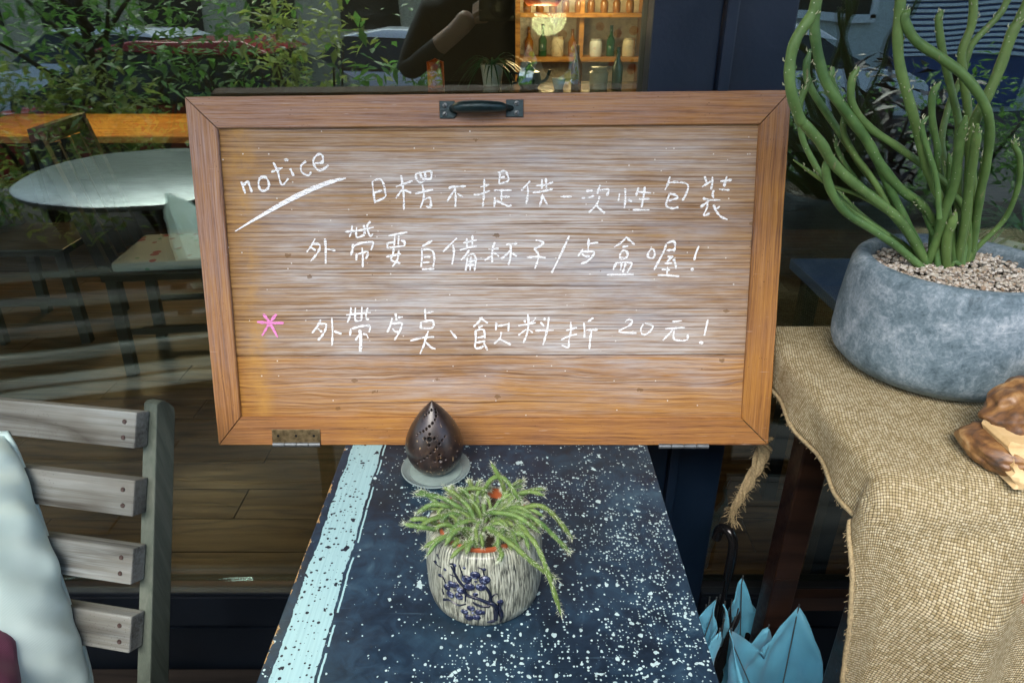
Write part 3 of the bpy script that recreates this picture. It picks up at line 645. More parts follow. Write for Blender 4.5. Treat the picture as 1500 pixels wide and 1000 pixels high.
mb.obj('asterisk', M['pink_chalk'], B)
# iron pull handle
plates = []
def hp(px, py, n=0.): return bp(px, py, n)
for a, b, c_, d_ in ((644, 669, 148, 174), (741, 767, 146, 172)):
    p0, p1 = hp(a, d_), hp(b, c_); ch = .004
    pts = [(p0.x, p0.y), (p1.x-ch*(a < 700), p0.y), (p1.x, p0.y+ch), (p1.x, p1.y-ch), (p1.x-ch*(a < 700), p1.y), (p0.x, p1.y)]
    n = len(pts)
    hd = MB(); plates.append(hd)
    hd.add([(x, y, 0.0002) for x, y in pts]+[(x+(.0008 if x < (p0.x+p1.x)/2 else -.0008), y+(.0008 if y < (p0.y+p1.y)/2 else -.0008), .0032) for x, y in pts], [tuple(range(n-1, -1, -1)), tuple(range(n, 2*n))]+[(i, (i+1) % n, n+(i+1) % n, n+i) for i in range(n)])
a = hp(666, 160); b = hp(744, 159)
path = smooth_path([Vector((a.x-.004, a.y, .001)), Vector((a.x+.004, a.y, .016)), Vector((a.x+.014, a.y+.0005, .021)), Vector(((a.x+b.x)/2, a.y+.001, .023)), Vector((b.x-.012, b.y, .019)), Vector((b.x-.003, b.y, .012)), Vector((b.x+.006, b.y, .001))], 5)
H = MB().tube(path, lerp_list([.005, .0072, .0085, .0088, .0075, .005, .004], len(path)), 8).obj('handle', M['iron'], B, smooth=50)
for p_ in plates: p_.obj('plate', M['iron'], H)
sm = MB(); sm.lathe([(.0, 0), (.0038, 0), (.0036, .0012), (.0, .0019)], n=14); sm.box((0, 0, .0019), (.006, .0008, .0006), mi=1)
sme = sm.mesh('screw', [M['screw'], M['hole']])
for (px, py) in ((652, 155), (652, 168), (757, 152), (757, 166)):
    o = bpy.data.objects.new('screw', sme); COL.objects.link(o); o.parent = H; p = hp(px, py); o.location = (p.x, p.y, .0033); o.rotation_euler[2] = rnd.random()*3
# hinges on the lower rail
def hinge(x0p, x1p, ytop, ybot, leaf=True):
    p0, p1 = bp(x0p, ybot), bp(x1p, ytop); h = MB()
    if leaf: h.box(((p0.x+p1.x)/2, (p0.y+p1.y)/2+.002, .0012), (p1.x-p0.x, p1.y-p0.y, .0016))
    L = p1.x-p0.x
    o = h.obj('hinge', M['hinge'], B, bevel=.0004) if leaf else None
    seg = 4
    for k in range(seg):
        kb = MB().tube([(p0.x+L*k/seg+.0006, p0.y-.0005, .001), (p0.x+L*(k+1)/seg-.0006, p0.y-.0005, .001)], .0042, 12)
        kn = kb.obj('knuckle', M['steel'], o or B, smooth=40)
    if leaf:
        for k in range(3):
            MB().lathe([(0, 0), (.0021, 0), (.0021, .0006), (0, .0006)], n=12).obj('screw_hole', M['hole'], o).location = (p0.x+L*(.13+.37*k), (p0.y+p1.y)/2+.003, .0021)
hinge(400, 469, 630, 650); hinge(964, 1038, 650, 652.5, leaf=False)

# ================================================================== COCONUT LAMP + SAUCER
ex, ey = -.119, .868
SA = thing('glass_saucer', 'round clear glass saucer under the egg shaped coconut lamp', 'saucer', (ex, ey, tz))
MB().lathe([(.0, .0005), (.042, .0005), (.050, .004), (.054, .009), (.0525, .010), (.047, .006), (.041, .0035), (0, .003)], n=56).obj('dish', M['saucer'], SA, smooth=50)
MB().lathe([(.0, .0036), (.0405, .0036), (.0405, .0048), (0, .0048)], n=40).obj('mat', M['mat'], SA, smooth=50)
EG = thing('coconut_lamp', 'dark pointed egg shaped coconut shell lamp pierced with small dotted holes', 'lamp', (ex, ey, tz+.0065))
prof = []
NZ, NA = 230, 420
for i in range(NZ+1):
    t = i/NZ; z = .123*t
    r_ = .0445*math.sin(math.pi*min(1, (t/.74)**.55*.5)) if t < .37 else None
    # ogive: widest at ~37 %, pointed top
    if t < .37: r_ = .0445*math.sqrt(max(0, 1-((.37-t)/.42)**2))
    else: r_ = .0445*(1-((t-.37)/.63)**1.62)**.94 if t < 1 else 0
    prof.append((max(r_, 0), z))
em = MB(); em.lathe([(max(r_, .0002), z) for r_, z in prof], n=NA)
me = em.mesh('shell', [M['egg'], M['hole']], smooth=80)
bvh = BVHTree.FromPolygons([v.co for v in me.vertices], [tuple(p.vertices) for p in me.polygons])
holes = []
for (zx, zy, zr) in [(415,65,13),(420,95,14),(422,135,14),(408,175,10),(382,212,14),(350,245,14),(318,272,13),(286,295,13),(254,313,12),(222,332,12),(372,72,12),(345,98,12),(318,122,12),(292,145,10),
    (352,327,14),(300,374,15),(402,374,15),(346,444,16),(350,381,27),(455,430,12),(426,467,13),(398,498,13),(362,532,13),(327,560,13),(292,586,13),(257,609,13),(222,630,11),(195,645,9),(485,390,11),(515,350,10),
    (458,543,14),(407,608,15),(517,588,14),(466,668,14),(462,605,25),(640,500,11),(630,560,11),(600,620,11),(565,660,11),(530,700,11),(490,740,11)]:
    px, py = 580+zx/7.14, 590+zy/7.14
    h = bvh.ray_cast(EYE-Vector(EG.location), ray(px, py).normalized())
    if h[0]: holes.append((h[0], zr/7.14/1000*1.0, h[1]))
bad = set()
from mathutils.kdtree import KDTree
kd = KDTree(len(me.vertices))
for i, v in enumerate(me.vertices): kd.insert(v.co, i)
kd.balance()
for c_, r_, nn in holes:
    for co_, idx, dist in kd.find_range(c_, r_):
        me.vertices[idx].co -= Vector(nn)*.005 if dist < r_*.92 else Vector(nn)*.001
        bad.add(idx)
mi = [1 if all(v in bad for v in p.vertices) else 0 for p in me.polygons]
me.polygons.foreach_set('material_index', mi); me.update()
eo = bpy.data.objects.new('shell', me); COL.objects.link(eo); eo.parent = EG

# ================================================================== SMALL CACTUS POT
px_, py_ = -.034, .635
CP = thing('potted_cactus', 'hairy trailing cactus in a round bark textured pot with blue blossom relief', 'potted plant', (px_, py_, tz+.0005))
def ridg(a, z): return 1+.007*noise.noise(Vector((math.cos(a)*7, math.sin(a)*7, z*22)))+.004*noise.noise(Vector((math.cos(a)*34, math.sin(a)*34, z*20)))
pot = MB().lathe([(.0, 0), (.061, 0), (.0675, .005), (.0700, .018), (.0710, .045), (.0702, .075), (.0685, .094), (.0655, .104), (.061, .108), (.0565, .107), (.0555, .09), (.0555, .03), (0, .03)], n=220, fn=ridg)
po = pot.obj('pot', M['bark_pot'], CP, smooth=60)
pb = BVHTree.FromPolygons([v.co for v in po.data.vertices], [tuple(p.vertices) for p in po.data.polygons])
PO = Vector(CP.location)
def onpot(zx, zy):
    px, py = 610+zx/7.145, 800+zy/7.145
    h = pb.ray_cast(EYE-PO, ray(px, py).normalized())
    return (h[0], h[1]) if h[0] else (None, None)
rel = MB()
for pts, rs in (([(800,870),(830,760),(830,640),(790,590),(760,590),(650,545),(540,510),(510,470),(500,420),(440,350),(400,270),(360,200)], [20, 26, 22, 22, 18, 16, 15, 14, 14, 12, 10, 5]),
    ([(780,600),(770,500),(730,430),(700,400)], [16, 15, 12, 8]), ([(770,620),(690,625),(620,600),(590,580)], [14, 12, 10, 5]), ([(520,600),(440,610),(350,560),(290,550)], [5, 8, 9, 14]),
    ([(880,575),(870,640),(890,720),(880,780),(930,790),(1000,795)], [30, 18, 20, 24, 14, 5]), ([(820,770),(740,790),(660,830),(590,850)], [20, 16, 12, 6]), ([(825,800),(780,850)], [14, 6]),
    ([(850,740),(865,840)], [8, 5]), ([(510,470),(515,570)], [7, 5]), ([(490,320),(450,190)], [7, 4]), ([(710,300),(690,240),(640,220)], [5, 6, 5]), ([(310,380),(265,300),(235,300)], [5, 10, 8]), ([(400,260),(390,190),(350,180)], [8, 10, 5]),
    ([(480,400),(430,330),(350,290)], [8, 6, 4]), ([(290,500),(270,440)], [7, 4]), ([(760,560),(820,500),(850,495)], [8, 5, 4]), ([(260,220),(215,190),(185,150)], [5, 4, 7]), ([(240,130),(215,75)], [6, 8])):
    q = [onpot(*p)[0] for p in pts]; q = [p for p in q if p]
    if len(q) < 2: continue
    q = smooth_path(q, 5); rel.tube(q, [r_/7.145*.00068*1.35+.0003 for r_ in lerp_list(rs, len(q))], 6)
rel.obj('branch_relief', M['navy_glaze'], CP, smooth=60)
pe = MB()
for cx, cy, rr in [(370,395,38),(322,425,34),(355,500,38),(445,520,38),(465,460,38),(415,400,30),(525,340,42),(615,300,42),(715,350,46),(675,425,42),(555,420,44),(505,680,32),(570,645,34),(655,685,36),(550,740,36),(630,740,34),(690,690,26),(300,240,16),(500,225,14),(710,240,15),(618,500,22),(205,160,14),(245,300,18),(400,195,18),(875,575,26)]:
    p, nn = onpot(cx, cy)
    if p:
        q = Vector(nn).to_track_quat('Z', 'Y').to_matrix(); r_ = rr/7.145*.00108
        pe.ell(p, (r_, r_*.85, r_*.45), q, 12, 8)
for cx, cy in [(400, 455), (620, 365), (590, 690)]:
    p, nn = onpot(cx, cy)
    if p: pe.ell(p, (.0018, .0018, .0013), None, 8, 6)
pe.obj('blossom_relief', M['petal'], CP, smooth=60)
MB().lathe([(.0525, .092), (.0550, .1085), (.0542, .1105), (.0518, .110), (.0495, .096), (.0495, .092)], n=64).obj('inner_pot', M['terracotta'], CP, smooth=50)
so_ = MB(); so_.lathe([(0, .0995), (.0495, .0985), (.0495, .095), (0, .095)], n=40); so_.obj('soil', M['soil'], CP, smooth=50)
zt = .11
traced = [([(645,776),(620,772),(591,767)], [.105,.122,.118]), ([(645,769),(622,760),(600,761)], [.105,.125,.125]), ([(668,748),(655,741),(632,739),(610,752)], [.105,.125,.128,.115]),
 ([(690,752),(670,741),(645,728),(608,723)], [.103,.126,.130,.118]), ([(690,745),(684,739),(668,724),(650,713)], [.103,.112,.125,.128]), ([(668,782),(645,788),(621,802)], [.108,.122,.108]),
 ([(742,735),(740,724),(735,705),(720,679)], [.103,.115,.140,.165]), ([(707,732),(707,722),(722,700),(740,702),(761,732),(765,740)], [.102,.115,.143,.145,.118,.105]),
 ([(745,752),(763,745),(789,740),(811,754),(839,789)], [.104,.120,.128,.115,.075]), ([(735,750),(748,745),(785,761),(813,786),(836,810)], [.104,.118,.120,.098,.068]),
 ([(710,755),(722,750),(757,756),(791,780)], [.104,.125,.130,.108]), ([(752,772),(770,780),(787,801),(803,840),(822,900)], [.108,.122,.118,.09,.035]),
 ([(715,775),(729,782),(757,803),(782,825),(815,848)], [.108,.126,.123,.103,.073]), ([(730,800),(735,812),(730,822)], [.110,.115,.106]), ([(690,735),(676,722),(690,715),(712,716)],[.103,.118,.125,.123])]
tubes = []
for pts, zs in traced:
    q = smooth_path([Pz(p[0], p[1], tz+z)-PO for p, z in zip(pts, zs)], 6)
    tubes.append((q, .0029))
for i in range(95):
    a = rnd.uniform(0, 6.28); rr = .047*math.sqrt(rnd.random())
    p = Vector((math.cos(a)*rr, math.sin(a)*rr, .098)); L = rnd.uniform(.018, .042); a2 = a+rnd.uniform(-1.1, 1.1)
    lean = rnd.uniform(.3, 1.1)
    q = [p, p+Vector((math.cos(a2)*L*.35*lean, math.sin(a2)*L*.35*lean, L*.5)), p+Vector((math.cos(a2)*L*.9*lean, math.sin(a2)*L*.9*lean, L*.62)), p+Vector((math.cos(a2)*L*1.35*lean, math.sin(a2)*L*1.35*lean, L*.45))]
    q = smooth_path(q, 4); tubes.append((q, rnd.uniform(.0021, .0032)))
sp = MB()
for q, r0 in tubes:
    n = len(q); rs = [r0*(1-.12*math.sin(i*1.7))*(1 if i < n-2 else (.75 if i == n-2 else .3)) for i in range(n)]
    MB().tube(q, rs, 7).obj('stem', M['cactus'], CP, smooth=60)
    for i in range(len(q)-1):
        d = q[i+1]-q[i]; m_ = 11 if i < len(q)-2 else 28
        for k in range(m_):
            t = rnd.random(); b = q[i]+d*t
            v = Vector((rnd.gauss(0, 1), rnd.gauss(0, 1), rnd.gauss(0, 1))); v = (v-d.normalized()*v.dot(d.normalized())*.7).normalized()
            b2 = b+v*r0*.8; tip = b2+(v+d.normalized()*.5)*rnd.uniform(.002, .0058)
            s_ = v.cross(d).normalized()*.00028
            sp.add([b2-s_, b2+s_, tip], [(0, 1, 2)])
stuff(sp.obj('spines', M['spine'], CP))

# ================================================================== SIDE TABLE, BURLAP
BZ = .91
ST = thing('side_table', 'dark red brown wooden table mostly hidden under the burlap cloth', 'table', (.78, .83, 0))
X0, X1, Y0, Y1 = .452-.78, 1.22-.78, .652-.83, 1.045-.83
MB().box(((X0+X1)/2, (Y0+Y1)/2, BZ-.016), (X1-X0, Y1-Y0, .026)).obj('tabletop', M['redwood'], ST, bevel=.002)
lx = [X0+.045, X1-.03]; ly = [Y0+.03, Y1-.11]
for x in lx:
    for y in ly: MB().beam((x, y, 0), (x, y, BZ-.03), .045, .045, (0, 1, 0)).obj('leg', M['redwood'], ST, bevel=.003)
for x in lx: MB().box((x, sum(ly)/2, BZ-.065), (.018, ly[1]-ly[0]-.046, .068)).obj('apron', M['redwood'], ST)
for x in lx: MB().box((x-.012, sum(ly)/2, BZ-.118), (.024, ly[1]-ly[0]-.046, .022)).obj('rail', M['redwood'], ST, bevel=.003)
for y in ly: MB().box((sum(lx)/2, y, BZ-.065), (lx[1]-lx[0]-.046, .018, .068)).obj('apron', M['redwood'], ST)
for y in ly: MB().box((sum(lx)/2, y, .40), (lx[1]-lx[0]-.046, .022, .035)).obj('stretcher', M['redwood'], ST, bevel=.002)
def cloth():
    x0, x1, y0, y1 = .43, 1.24, .61, 1.055
    OL, OF, OB, OR = .065, .62, .13, .02
    step = .0075
    nu = int((x1+OR-x0+OL)/step); nv = int((y1+OB-y0+OF)/step)
    mb = MB(); idx = {}; vs_ = []; uvs = []
    for j in range(nv+1):
        for i in range(nu+1):
            u_ = x0-OL+i*(x1+OR-x0+OL)/nu; v_ = y0-OF+j*(y1+OB-y0+OF)/nv
            # selvedge wavers: trim left edge
            if i == 0: u_ += .006*noise.noise(Vector((v_*14, 2, 0)))
            fr = .055 if v_ < (y0+y1)/2 else .02
            cx, cy = min(max(u_, x0+.022), x1), min(max(v_, y0+fr), y1-.001)
            dx, dy = u_-cx, v_-cy; d = math.hypot(dx, dy)
            z = BZ+.0015+.0012*noise.noise(Vector((u_*14, v_*14, 3)))
            if d < 1e-6: p = Vector((u_, v_, z))
            else:
                dx /= d; dy /= d; r = .022+(fr-.022)*dy*dy; a = min(d/r, math.pi/2); rest = max(0, d-r*math.pi/2)
                out = r*math.sin(a)+rest*.07; drop = r*(1-math.cos(a))+rest*.985
                # folds grow with the drop
                if dy < -.3 and rest > 0:
                    f = .048*math.exp(-((u_-.535-.10*(rest))**2)/(2*.045**2)) + .022*math.exp(-((u_-.80+.12*rest)**2)/(2*.05**2)) - .012*math.exp(-((u_-.66)**2)/(2*.05**2))
                    out += f*min(1, rest/.10)*1.0 + .006*noise.noise(Vector((u_*9, rest*4, 1)))
                    ang = dx
                    p = Vector((cx+dx*out*1.2, cy+dy*out, z-drop))
                else:
                    out += .006*math.sin(v_*38)*min(1, rest/.05)
                    p = Vector((cx+dx*out, cy+dy*out, z-drop))
            vs_.append(p); uvs.append((u_, v_))
    fs = [(j*(nu+1)+i, j*(nu+1)+i+1, (j+1)*(nu+1)+i+1, (j+1)*(nu+1)+i) for j in range(nv) for i in range(nu)]
    me = bpy.data.meshes.new('cloth'); me.from_pydata(vs_, [], fs); me.materials.append(M['burlap'])
    ul = me.uv_layers.new(name='UVMap')
    for lp in me.loops: ul.data[lp.index].uv = uvs[lp.vertex_index]
    me.shade_smooth(); return me, vs_, nu, nv
cme, cvs, cnu, cnv = cloth()
CL = thing('burlap_cloth', 'coarse tan burlap cloth draped over the side table under the grey planter', 'tablecloth', (0, 0, 0))
co_ = bpy.data.objects.new('cloth', cme); COL.objects.link(co_); co_.parent = CL
sm_ = co_.modifiers.new('thick', 'SOLIDIFY'); sm_.thickness = .0022; sm_.offset = -1
# rolled rough edge of the cloth and frayed corner
hem = [cvs[j*(cnu+1)] for j in range(0, cnv+1, 1)]
hm = MB(); hm.tube([p+Vector((-.001, 0, 0)) for p in hem], [.0032+.0012*noise.noise(Vector((i*.7, 0, 0))) for i in range(len(hem))], 6)
def fibres(mb, path, n, spread, L, r=.0006):
    for i in range(n):
        k = rnd.randrange(len(path)-1); a = path[k].lerp(path[k+1], rnd.random())
        d = Vector((rnd.gauss(0, 1), rnd.gauss(0, 1), rnd.gauss(-.4, 1))).normalized()
        a = a+d*rnd.random()*spread; ln = rnd.uniform(.3, 1)*L
        mb.tube([a, a+d*ln*.5+Vector((0, 0, -ln*.1)), a+d*ln+Vector((0, 0, -ln*.4))], r, 3, cap=False)
M['jute'] = plain('jute_fibre', (.33, .26, .14), .9, var=.4, sc=300)
fibres(hm, hem, 700, .002, .008, .0004)
hm.obj('selvedge', M['jute'], CL, smooth=60)
tl = [Py(1119, 640, 1.0), Py(1117, 660, .995), Py(1108, 690, .985), Py(1092, 715, .98), Py(1080, 735, .975), Py(1074, 752, .975), Py(1073, 768, .975)]
tm = MB(); tp = smooth_path(tl, 6)
for k in range(20):
    ph = rnd.random()*6; am = rnd.uniform(.002, .015)
    q = [p+Vector((math.cos(ph+i*.35)*am, math.sin(ph+i*.35)*am, 0))*(1-.75*i/len(tp)) for i, p in enumerate(tp[:rnd.randint(len(tp)-14, len(tp))])]
    tm.tube(q, [.0036*(1-.75*i/len(q)) for i in range(len(q))], 5)
fibres(tm, tp, 260, .012, .016, .0004)
tm.obj('frayed_corner', M['jute'], CL, smooth=60)

# ================================================================== CONCRETE PLANTER + PENCIL PLANT
ppx, ppy = .640, .925
PP = thing('potted_pencil_plant', 'tall leafless green stemmed plant in a wide blue grey concrete planter', 'potted plant', (ppx, ppy, BZ+.003))
def wobb(a, z): return 1+.006*noise.noise(Vector((math.cos(a)*2, math.sin(a)*2, z*12)))
prf = [(0, 0), (.104, 0), (.127, .006), (.140, .019), (.1450, .030), (.1462, .045), (.1445, .085), (.1412, .120), (.1382, .150), (.134, .160), (.129, .1645), (.120, .1655), (.115, .163), (.112, .155), (.112, .13), (.11, .10), (0, .10)]
MB().lathe(prf, n=96, fn=wobb).obj('planter', M['concrete'], PP, smooth=50)
gz = .150
MB().lathe([(0, gz-.008), (.112, gz-.008), (.112, gz-.02), (0, gz-.02)], n=40).obj('soil', M['soil'], PP)
gm = MB()
for i in range(1700):
    a = rnd.random()*6.283; rr = .109*math.sqrt(rnd.random()); s_ = rnd.uniform(.0024, .0056)
    Mx = Matrix.Rotation(rnd.random()*6, 3, 'Z') @ Matrix.Rotation(rnd.random()*.8, 3, 'X')
    gm.ell((math.cos(a)*rr, math.sin(a)*rr, gz-.007+rnd.random()*.010), (s_, s_*rnd.uniform(.6, .95), s_*.6), Mx, 6, 4)
stuff(gm.obj('gravel', M['gravel'], PP, smooth=40))
stems = [
 ([(1353,395),(1313,360),(1271,332),(1239,311),(1218,281),(1210,250),(1217,225)], 7, -.07),
 ([(1352,388),(1327,362),(1290,337),(1250,306),(1222,274)], 5.5, -.02),
 ([(1310,318),(1262,288),(1222,274),(1208,267),(1162,234)], 3.2, -.01),
 ([(1358,390),(1337,351),(1311,316),(1276,288),(1243,262),(1218,236),(1202,209),(1178,182),(1171,173),(1159,134),(1157,96),(1166,58),(1188,24),(1196,0),(1200,-50)], 8, -.10),
 ([(1367,385),(1367,351),(1369,332),(1360,313),(1344,295),(1318,276),(1289,240),(1270,206),(1243,168),(1212,125),(1198,79),(1193,38),(1195,0),(1190,-60)], 8, -.05),
 ([(1358,392),(1350,370),(1330,330),(1310,290),(1285,235),(1265,200),(1236,163),(1217,120),(1220,98)], 7.5, 0.),
 ([(1352,388),(1340,350),(1318,310),(1295,283),(1267,250),(1241,211),(1219,178),(1188,130),(1181,101),(1187,72)], 6, .03),
 ([(1300,345),(1250,310),(1225,285),(1206,260),(1193,240),(1176,204),(1171,168),(1176,139),(1190,115)], 5, .01),
 ([(1412,388),(1418,360),(1418,327),(1407,297),(1393,283),(1383,267),(1353,243),(1313,214),(1274,187),(1249,154),(1248,118),(1258,98)], 6, -.04),
 ([(1370,390),(1376,330),(1380,299),(1369,274),(1356,240),(1346,199),(1332,149),(1318,96),(1315,48),(1319,0),(1316,-60)], 7.5, -.06),
 ([(1420,385),(1425,360),(1430,323),(1437,278),(1445,240),(1450,187),(1440,149),(1414,113),(1380,86),(1342,60),(1325,29),(1332,14)], 7, -.08),
 ([(1390,385),(1398,340),(1404,290),(1404,243),(1402,216),(1404,180),(1394,134),(1382,82),(1375,34),(1380,14)], 6, .02),
 ([(1415,388),(1425,350),(1427,300),(1425,260),(1418,216),(1418,163),(1411,115),(1409,77),(1423,38),(1426,0),(1424,-50)], 6.5, .0),
 ([(1385,380),(1385,300),(1383,240),(1380,199),(1392,149),(1409,113),(1416,86),(1428,60),(1462,24),(1476,0),(1500,-50)], 5.5, .05),
 ([(1402,388),(1415,320),(1420,260),(1423,209),(1430,173),(1445,144),(1466,96),(1483,48),(1498,22),(1520,-30)], 8, -.05),
 ([(1385,385),(1388,330),(1384,280),(1374,243),(1373,216),(1366,178),(1366,139),(1378,120)], 5.5, -.03),
 ([(1376,320),(1372,265),(1361,226),(1350,187),(1360,170)], 4.5, -.02),
 ([(1358,390),(1372,351),(1383,311),(1397,274),(1402,240),(1406,206),(1415,170)], 7.5, -.09),
 ([(1400,390),(1412,330),(1420,270),(1428,216),(1432,182)], 7, -.10),
 ([(1420,378),(1432,362),(1470,323),(1488,285),(1494,255),(1493,228),(1486,214),(1487,203)], 4.6, -.06),
 ([(1366,372),(1369,341),(1367,325),(1355,306),(1341,290)], 6.5, -.10),
 ([(1386,395),(1387,351),(1393,330),(1400,311)], 8, -.06),
 ([(1355,388),(1340,360),(1315,320),(1290,288),(1267,276),(1243,248),(1227,220),(1224,199)], 4, .02),
 ([(1300,300),(1278,262),(1253,228),(1236,195),(1237,170),(1243,151)], 5, .02),
 ([(1397,392),(1395,350),(1388,300),(1392,250),(1390,225)], 6, -.02),
 ([(1408,392),(1415,350),(1430,300),(1440,250),(1446,215)], 6, .04),
 ([(1374,396),(1372,360),(1362,330),(1350,300)], 5.5, .05),
 ([(1412,394),(1400,384),(1394,388),(1390,392)], 4, -.07),
]
PPO = Vector(PP.location)
for si, (pts, rp, off) in enumerate(stems):
    n = len(pts); W_ = []
    for i, (a, b) in enumerate(pts):
        t = i/(n-1)
        up = max(0., (395-b)/400.)
        if i == 0 and b > 365:
            g_ = Pz(a, b, PPO.z+gz-.004); Y = min(max(g_.y, ppy-.06), ppy+.05); base_y = Y
        elif i == 0: base_y = ppy+off*.5
        Y = base_y+off*min(1., up*1.6)
        W_.append(Py(a, b, Y)-PPO)
    q = smooth_path(W_, 7); m_ = len(q)
    rw = rp*.00080
    rs = [rw*(1+.04*math.sin(i*.9+si))*(1 if i < m_-4 else (1-(i-(m_-5))*.17)) for i in range(m_)]
    st_ = MB().tube(q, rs, 12).obj('stem', M['stem'], PP, smooth=60)
    lf = MB()
    for k in range(8 if pts[-1][1] > 0 else 11):
        i = m_-2-int(abs(rnd.gauss(0, 4 if pts[-1][1] > 0 else 26))); i = max(3, i)
        p = q[i]; t_ = (q[min(i+1, m_-1)]-q[i-1]).normalized()
        d = Vector((rnd.gauss(0, 1), rnd.gauss(0, 1), rnd.gauss(0, 1))); d = (d-t_*d.dot(t_)).normalized()
        b = p+d*rs[i]*.9; L = rnd.uniform(.002, .0055)
        lf.tube([b, b+d*L*.5+t_*L*.35, b+d*L*.6+t_*L], [.0007, .0009, .0003], 4)
    lf.obj('leaflets', M['stemtip'], st_, smooth=60)['kind'] = 'stuff'

# ================================================================== DRIFTWOOD ORNAMENT
DW = thing('driftwood_carving', 'polished brown driftwood piece with rounded lobes and a raw split face', 'ornament', (.60, .68, BZ+.002))
def blob(parts, res, name, mat, par, amp=.004, sc=30):
    mbs = bpy.data.metaballs.new('mb'); mo = bpy.data.objects.new('mb', mbs); COL.objects.link(mo); mbs.resolution = res
    for c_, r_, s_ in parts:
        el = mbs.elements.new(type='ELLIPSOID'); el.co = c_; el.radius = r_; el.size_x, el.size_y, el.size_z = s_
    bpy.context.view_layer.update()
    dg = bpy.context.evaluated_depsgraph_get(); me = bpy.data.meshes.new_from_object(mo.evaluated_get(dg))
    bpy.data.objects.remove(mo); bpy.data.metaballs.remove(mbs)
    for v in me.vertices: v.co += v.normal*noise.noise(v.co*sc)*amp
    me.name = name; me.materials.clear(); me.materials.append(mat); me.shade_smooth()
    o = bpy.data.objects.new(name, me); COL.objects.link(o); o.parent = par; return o
def lobe(name, c, r, mat, rot=0, pw=.7, amp=.06, cut=None, seed=0, tilt=0):
    """squashed pebble-like lobe with a flat foot"""
    mb = MB(); nu, nv = 56, 36; vs_ = []
    Mr = Matrix.Rotation(rot, 3, 'Z') @ Matrix.Rotation(tilt, 3, 'Y')
    for j in range(nv+1):
        ph = math.pi*j/nv
        for i in range(nu):
            a = 2*math.pi*i/nu
            s_, c__ = math.sin(ph), math.cos(ph)
            v = Vector((math.copysign(abs(math.cos(a))**.85, math.cos(a))*s_**pw, math.copysign(abs(math.sin(a))**.85, math.sin(a))*s_**pw, c__))
            k = 1+amp*noise.noise(v*1.7+Vector((seed, 0, 0)))+amp*.5*noise.noise(v*4+Vector((seed, 5, 0)))
            v = Mr @ Vector((v.x*r[0]*k, v.y*r[1]*k, v.z*r[2]*k))
            vs_.append(Vector(c)+v)
    fs = [(j*nu+i, (j+1)*nu+i, (j+1)*nu+(i+1) % nu, j*nu+(i+1) % nu) for j in range(nv) for i in range(nu)]
    mb.add(vs_, fs); return mb.obj(name, mat, DW, smooth=60)
lobe('lower_lobe', (-.016, -.004, .018), (.036, .044, .018), M['drift'], .25, .6, .14, seed=1)
lobe('upper_lobe', (.024, .028, .054), (.050, .036, .028), M['drift'], .5, .7, .22, seed=4, tilt=-.22)
lobe('upper_lobe', (.070, .040, .078), (.050, .036, .028), M['drift'], .9, .7, .2, seed=9, tilt=-.1)
# raw split face: jagged block
mb = MB(); nx = 26; vs_ = []
for i in range(nx+1):
    for j in range(11):
        x = -.028+.12*i/nx; z = .044*j/10
        y = -.060+.012*noise.noise(Vector((x*60, z*60, 1)))+.01*noise.noise(Vector((x*20, z*30, 4)))+.028*(j/10)+.10*(i/nx)*.1
        if i == 0: x += .008*noise.noise(Vector((z*120, 0, 0)))
        vs_.append((x, y, z))
for i in range(nx+1):
    for j in range(11): x, y, z = vs_[i*11+j]; vs_.append((x, y+.05, z))
K = (nx+1)*11
fs = [(i*11+j, (i+1)*11+j, (i+1)*11+j+1, i*11+j+1) for i in range(nx) for j in range(10)]
fs += [tuple(K+k for k in reversed(f)) for f in list(fs)]
fs += [(j, j+1, K+j+1, K+j) for j in range(10)]+[(nx*11+j+1, nx*11+j, K+nx*11+j, K+nx*11+j+1) for j in range(10)]
fs += [(i*11+10, (i+1)*11+10, K+(i+1)*11+10, K+i*11+10) for i in range(nx)]+[((i+1)*11, i*11, K+i*11, K+(i+1)*11) for i in range(nx)]
mb.add(vs_, fs).obj('split_face', M['raw'], DW, smooth=30)

# ================================================================== BENCH
Lb = Vector((-.970, .243, 0)); Wb = Vector((.02, math.sin(R(27)), math.cos(R(27)))).normalized()
Nn = Wb.cross(Lb).normalized()
if Nn.y > 0: Nn = -Nn
P0 = Pd(200, 604, .94)
BN = thing('bench', 'weathered grey slatted wooden bench left of the blue table', 'bench', (P0.x, P0.y, 0))
bo = Vector(BN.location); LEN = 1.3
def obox(o, a, b, c, name, mat, par, bev=.002):   # box from corner o along vectors a b c (world)
    o = Vector(o)-bo; pts = [o, o+a, o+a+b, o+b]; return MB().hexa(pts+[p+c for p in pts]).obj(name, mat, par, bevel=bev)
def slat_obj(o, length, hgt, thk):
    # local X along the slat so that the grain follows it
    Mt = Matrix((Lb, Wb, Nn)).transposed().to_4x4()
    s_ = MB().box((length/2, -hgt/2, -thk/2), (length, hgt, thk)).obj('back_slat', M['grey_wood'], BN, bevel=.0025)
    s_.matrix_local = Matrix.Translation(Vector(o)-bo) @ Mt; return s_
rs_me = MB().lathe([(0, 0), (.0034, 0), (.0030, .0007), (.0012, .0002), (0, .0001)], n=12).mesh('screw', M['rustscrew'])
for k in range(4):
    o_ = P0-Wb*(.0935*k)
    s_ = slat_obj(o_, LEN, .050, .026)
    for dy in (.014, .036):
        q = bpy.data.objects.new('screw', rs_me); COL.objects.link(q); q.parent = s_; q.location = (.016+rnd.random()*.003, -dy, .0006)
bk = -Nn*.0265
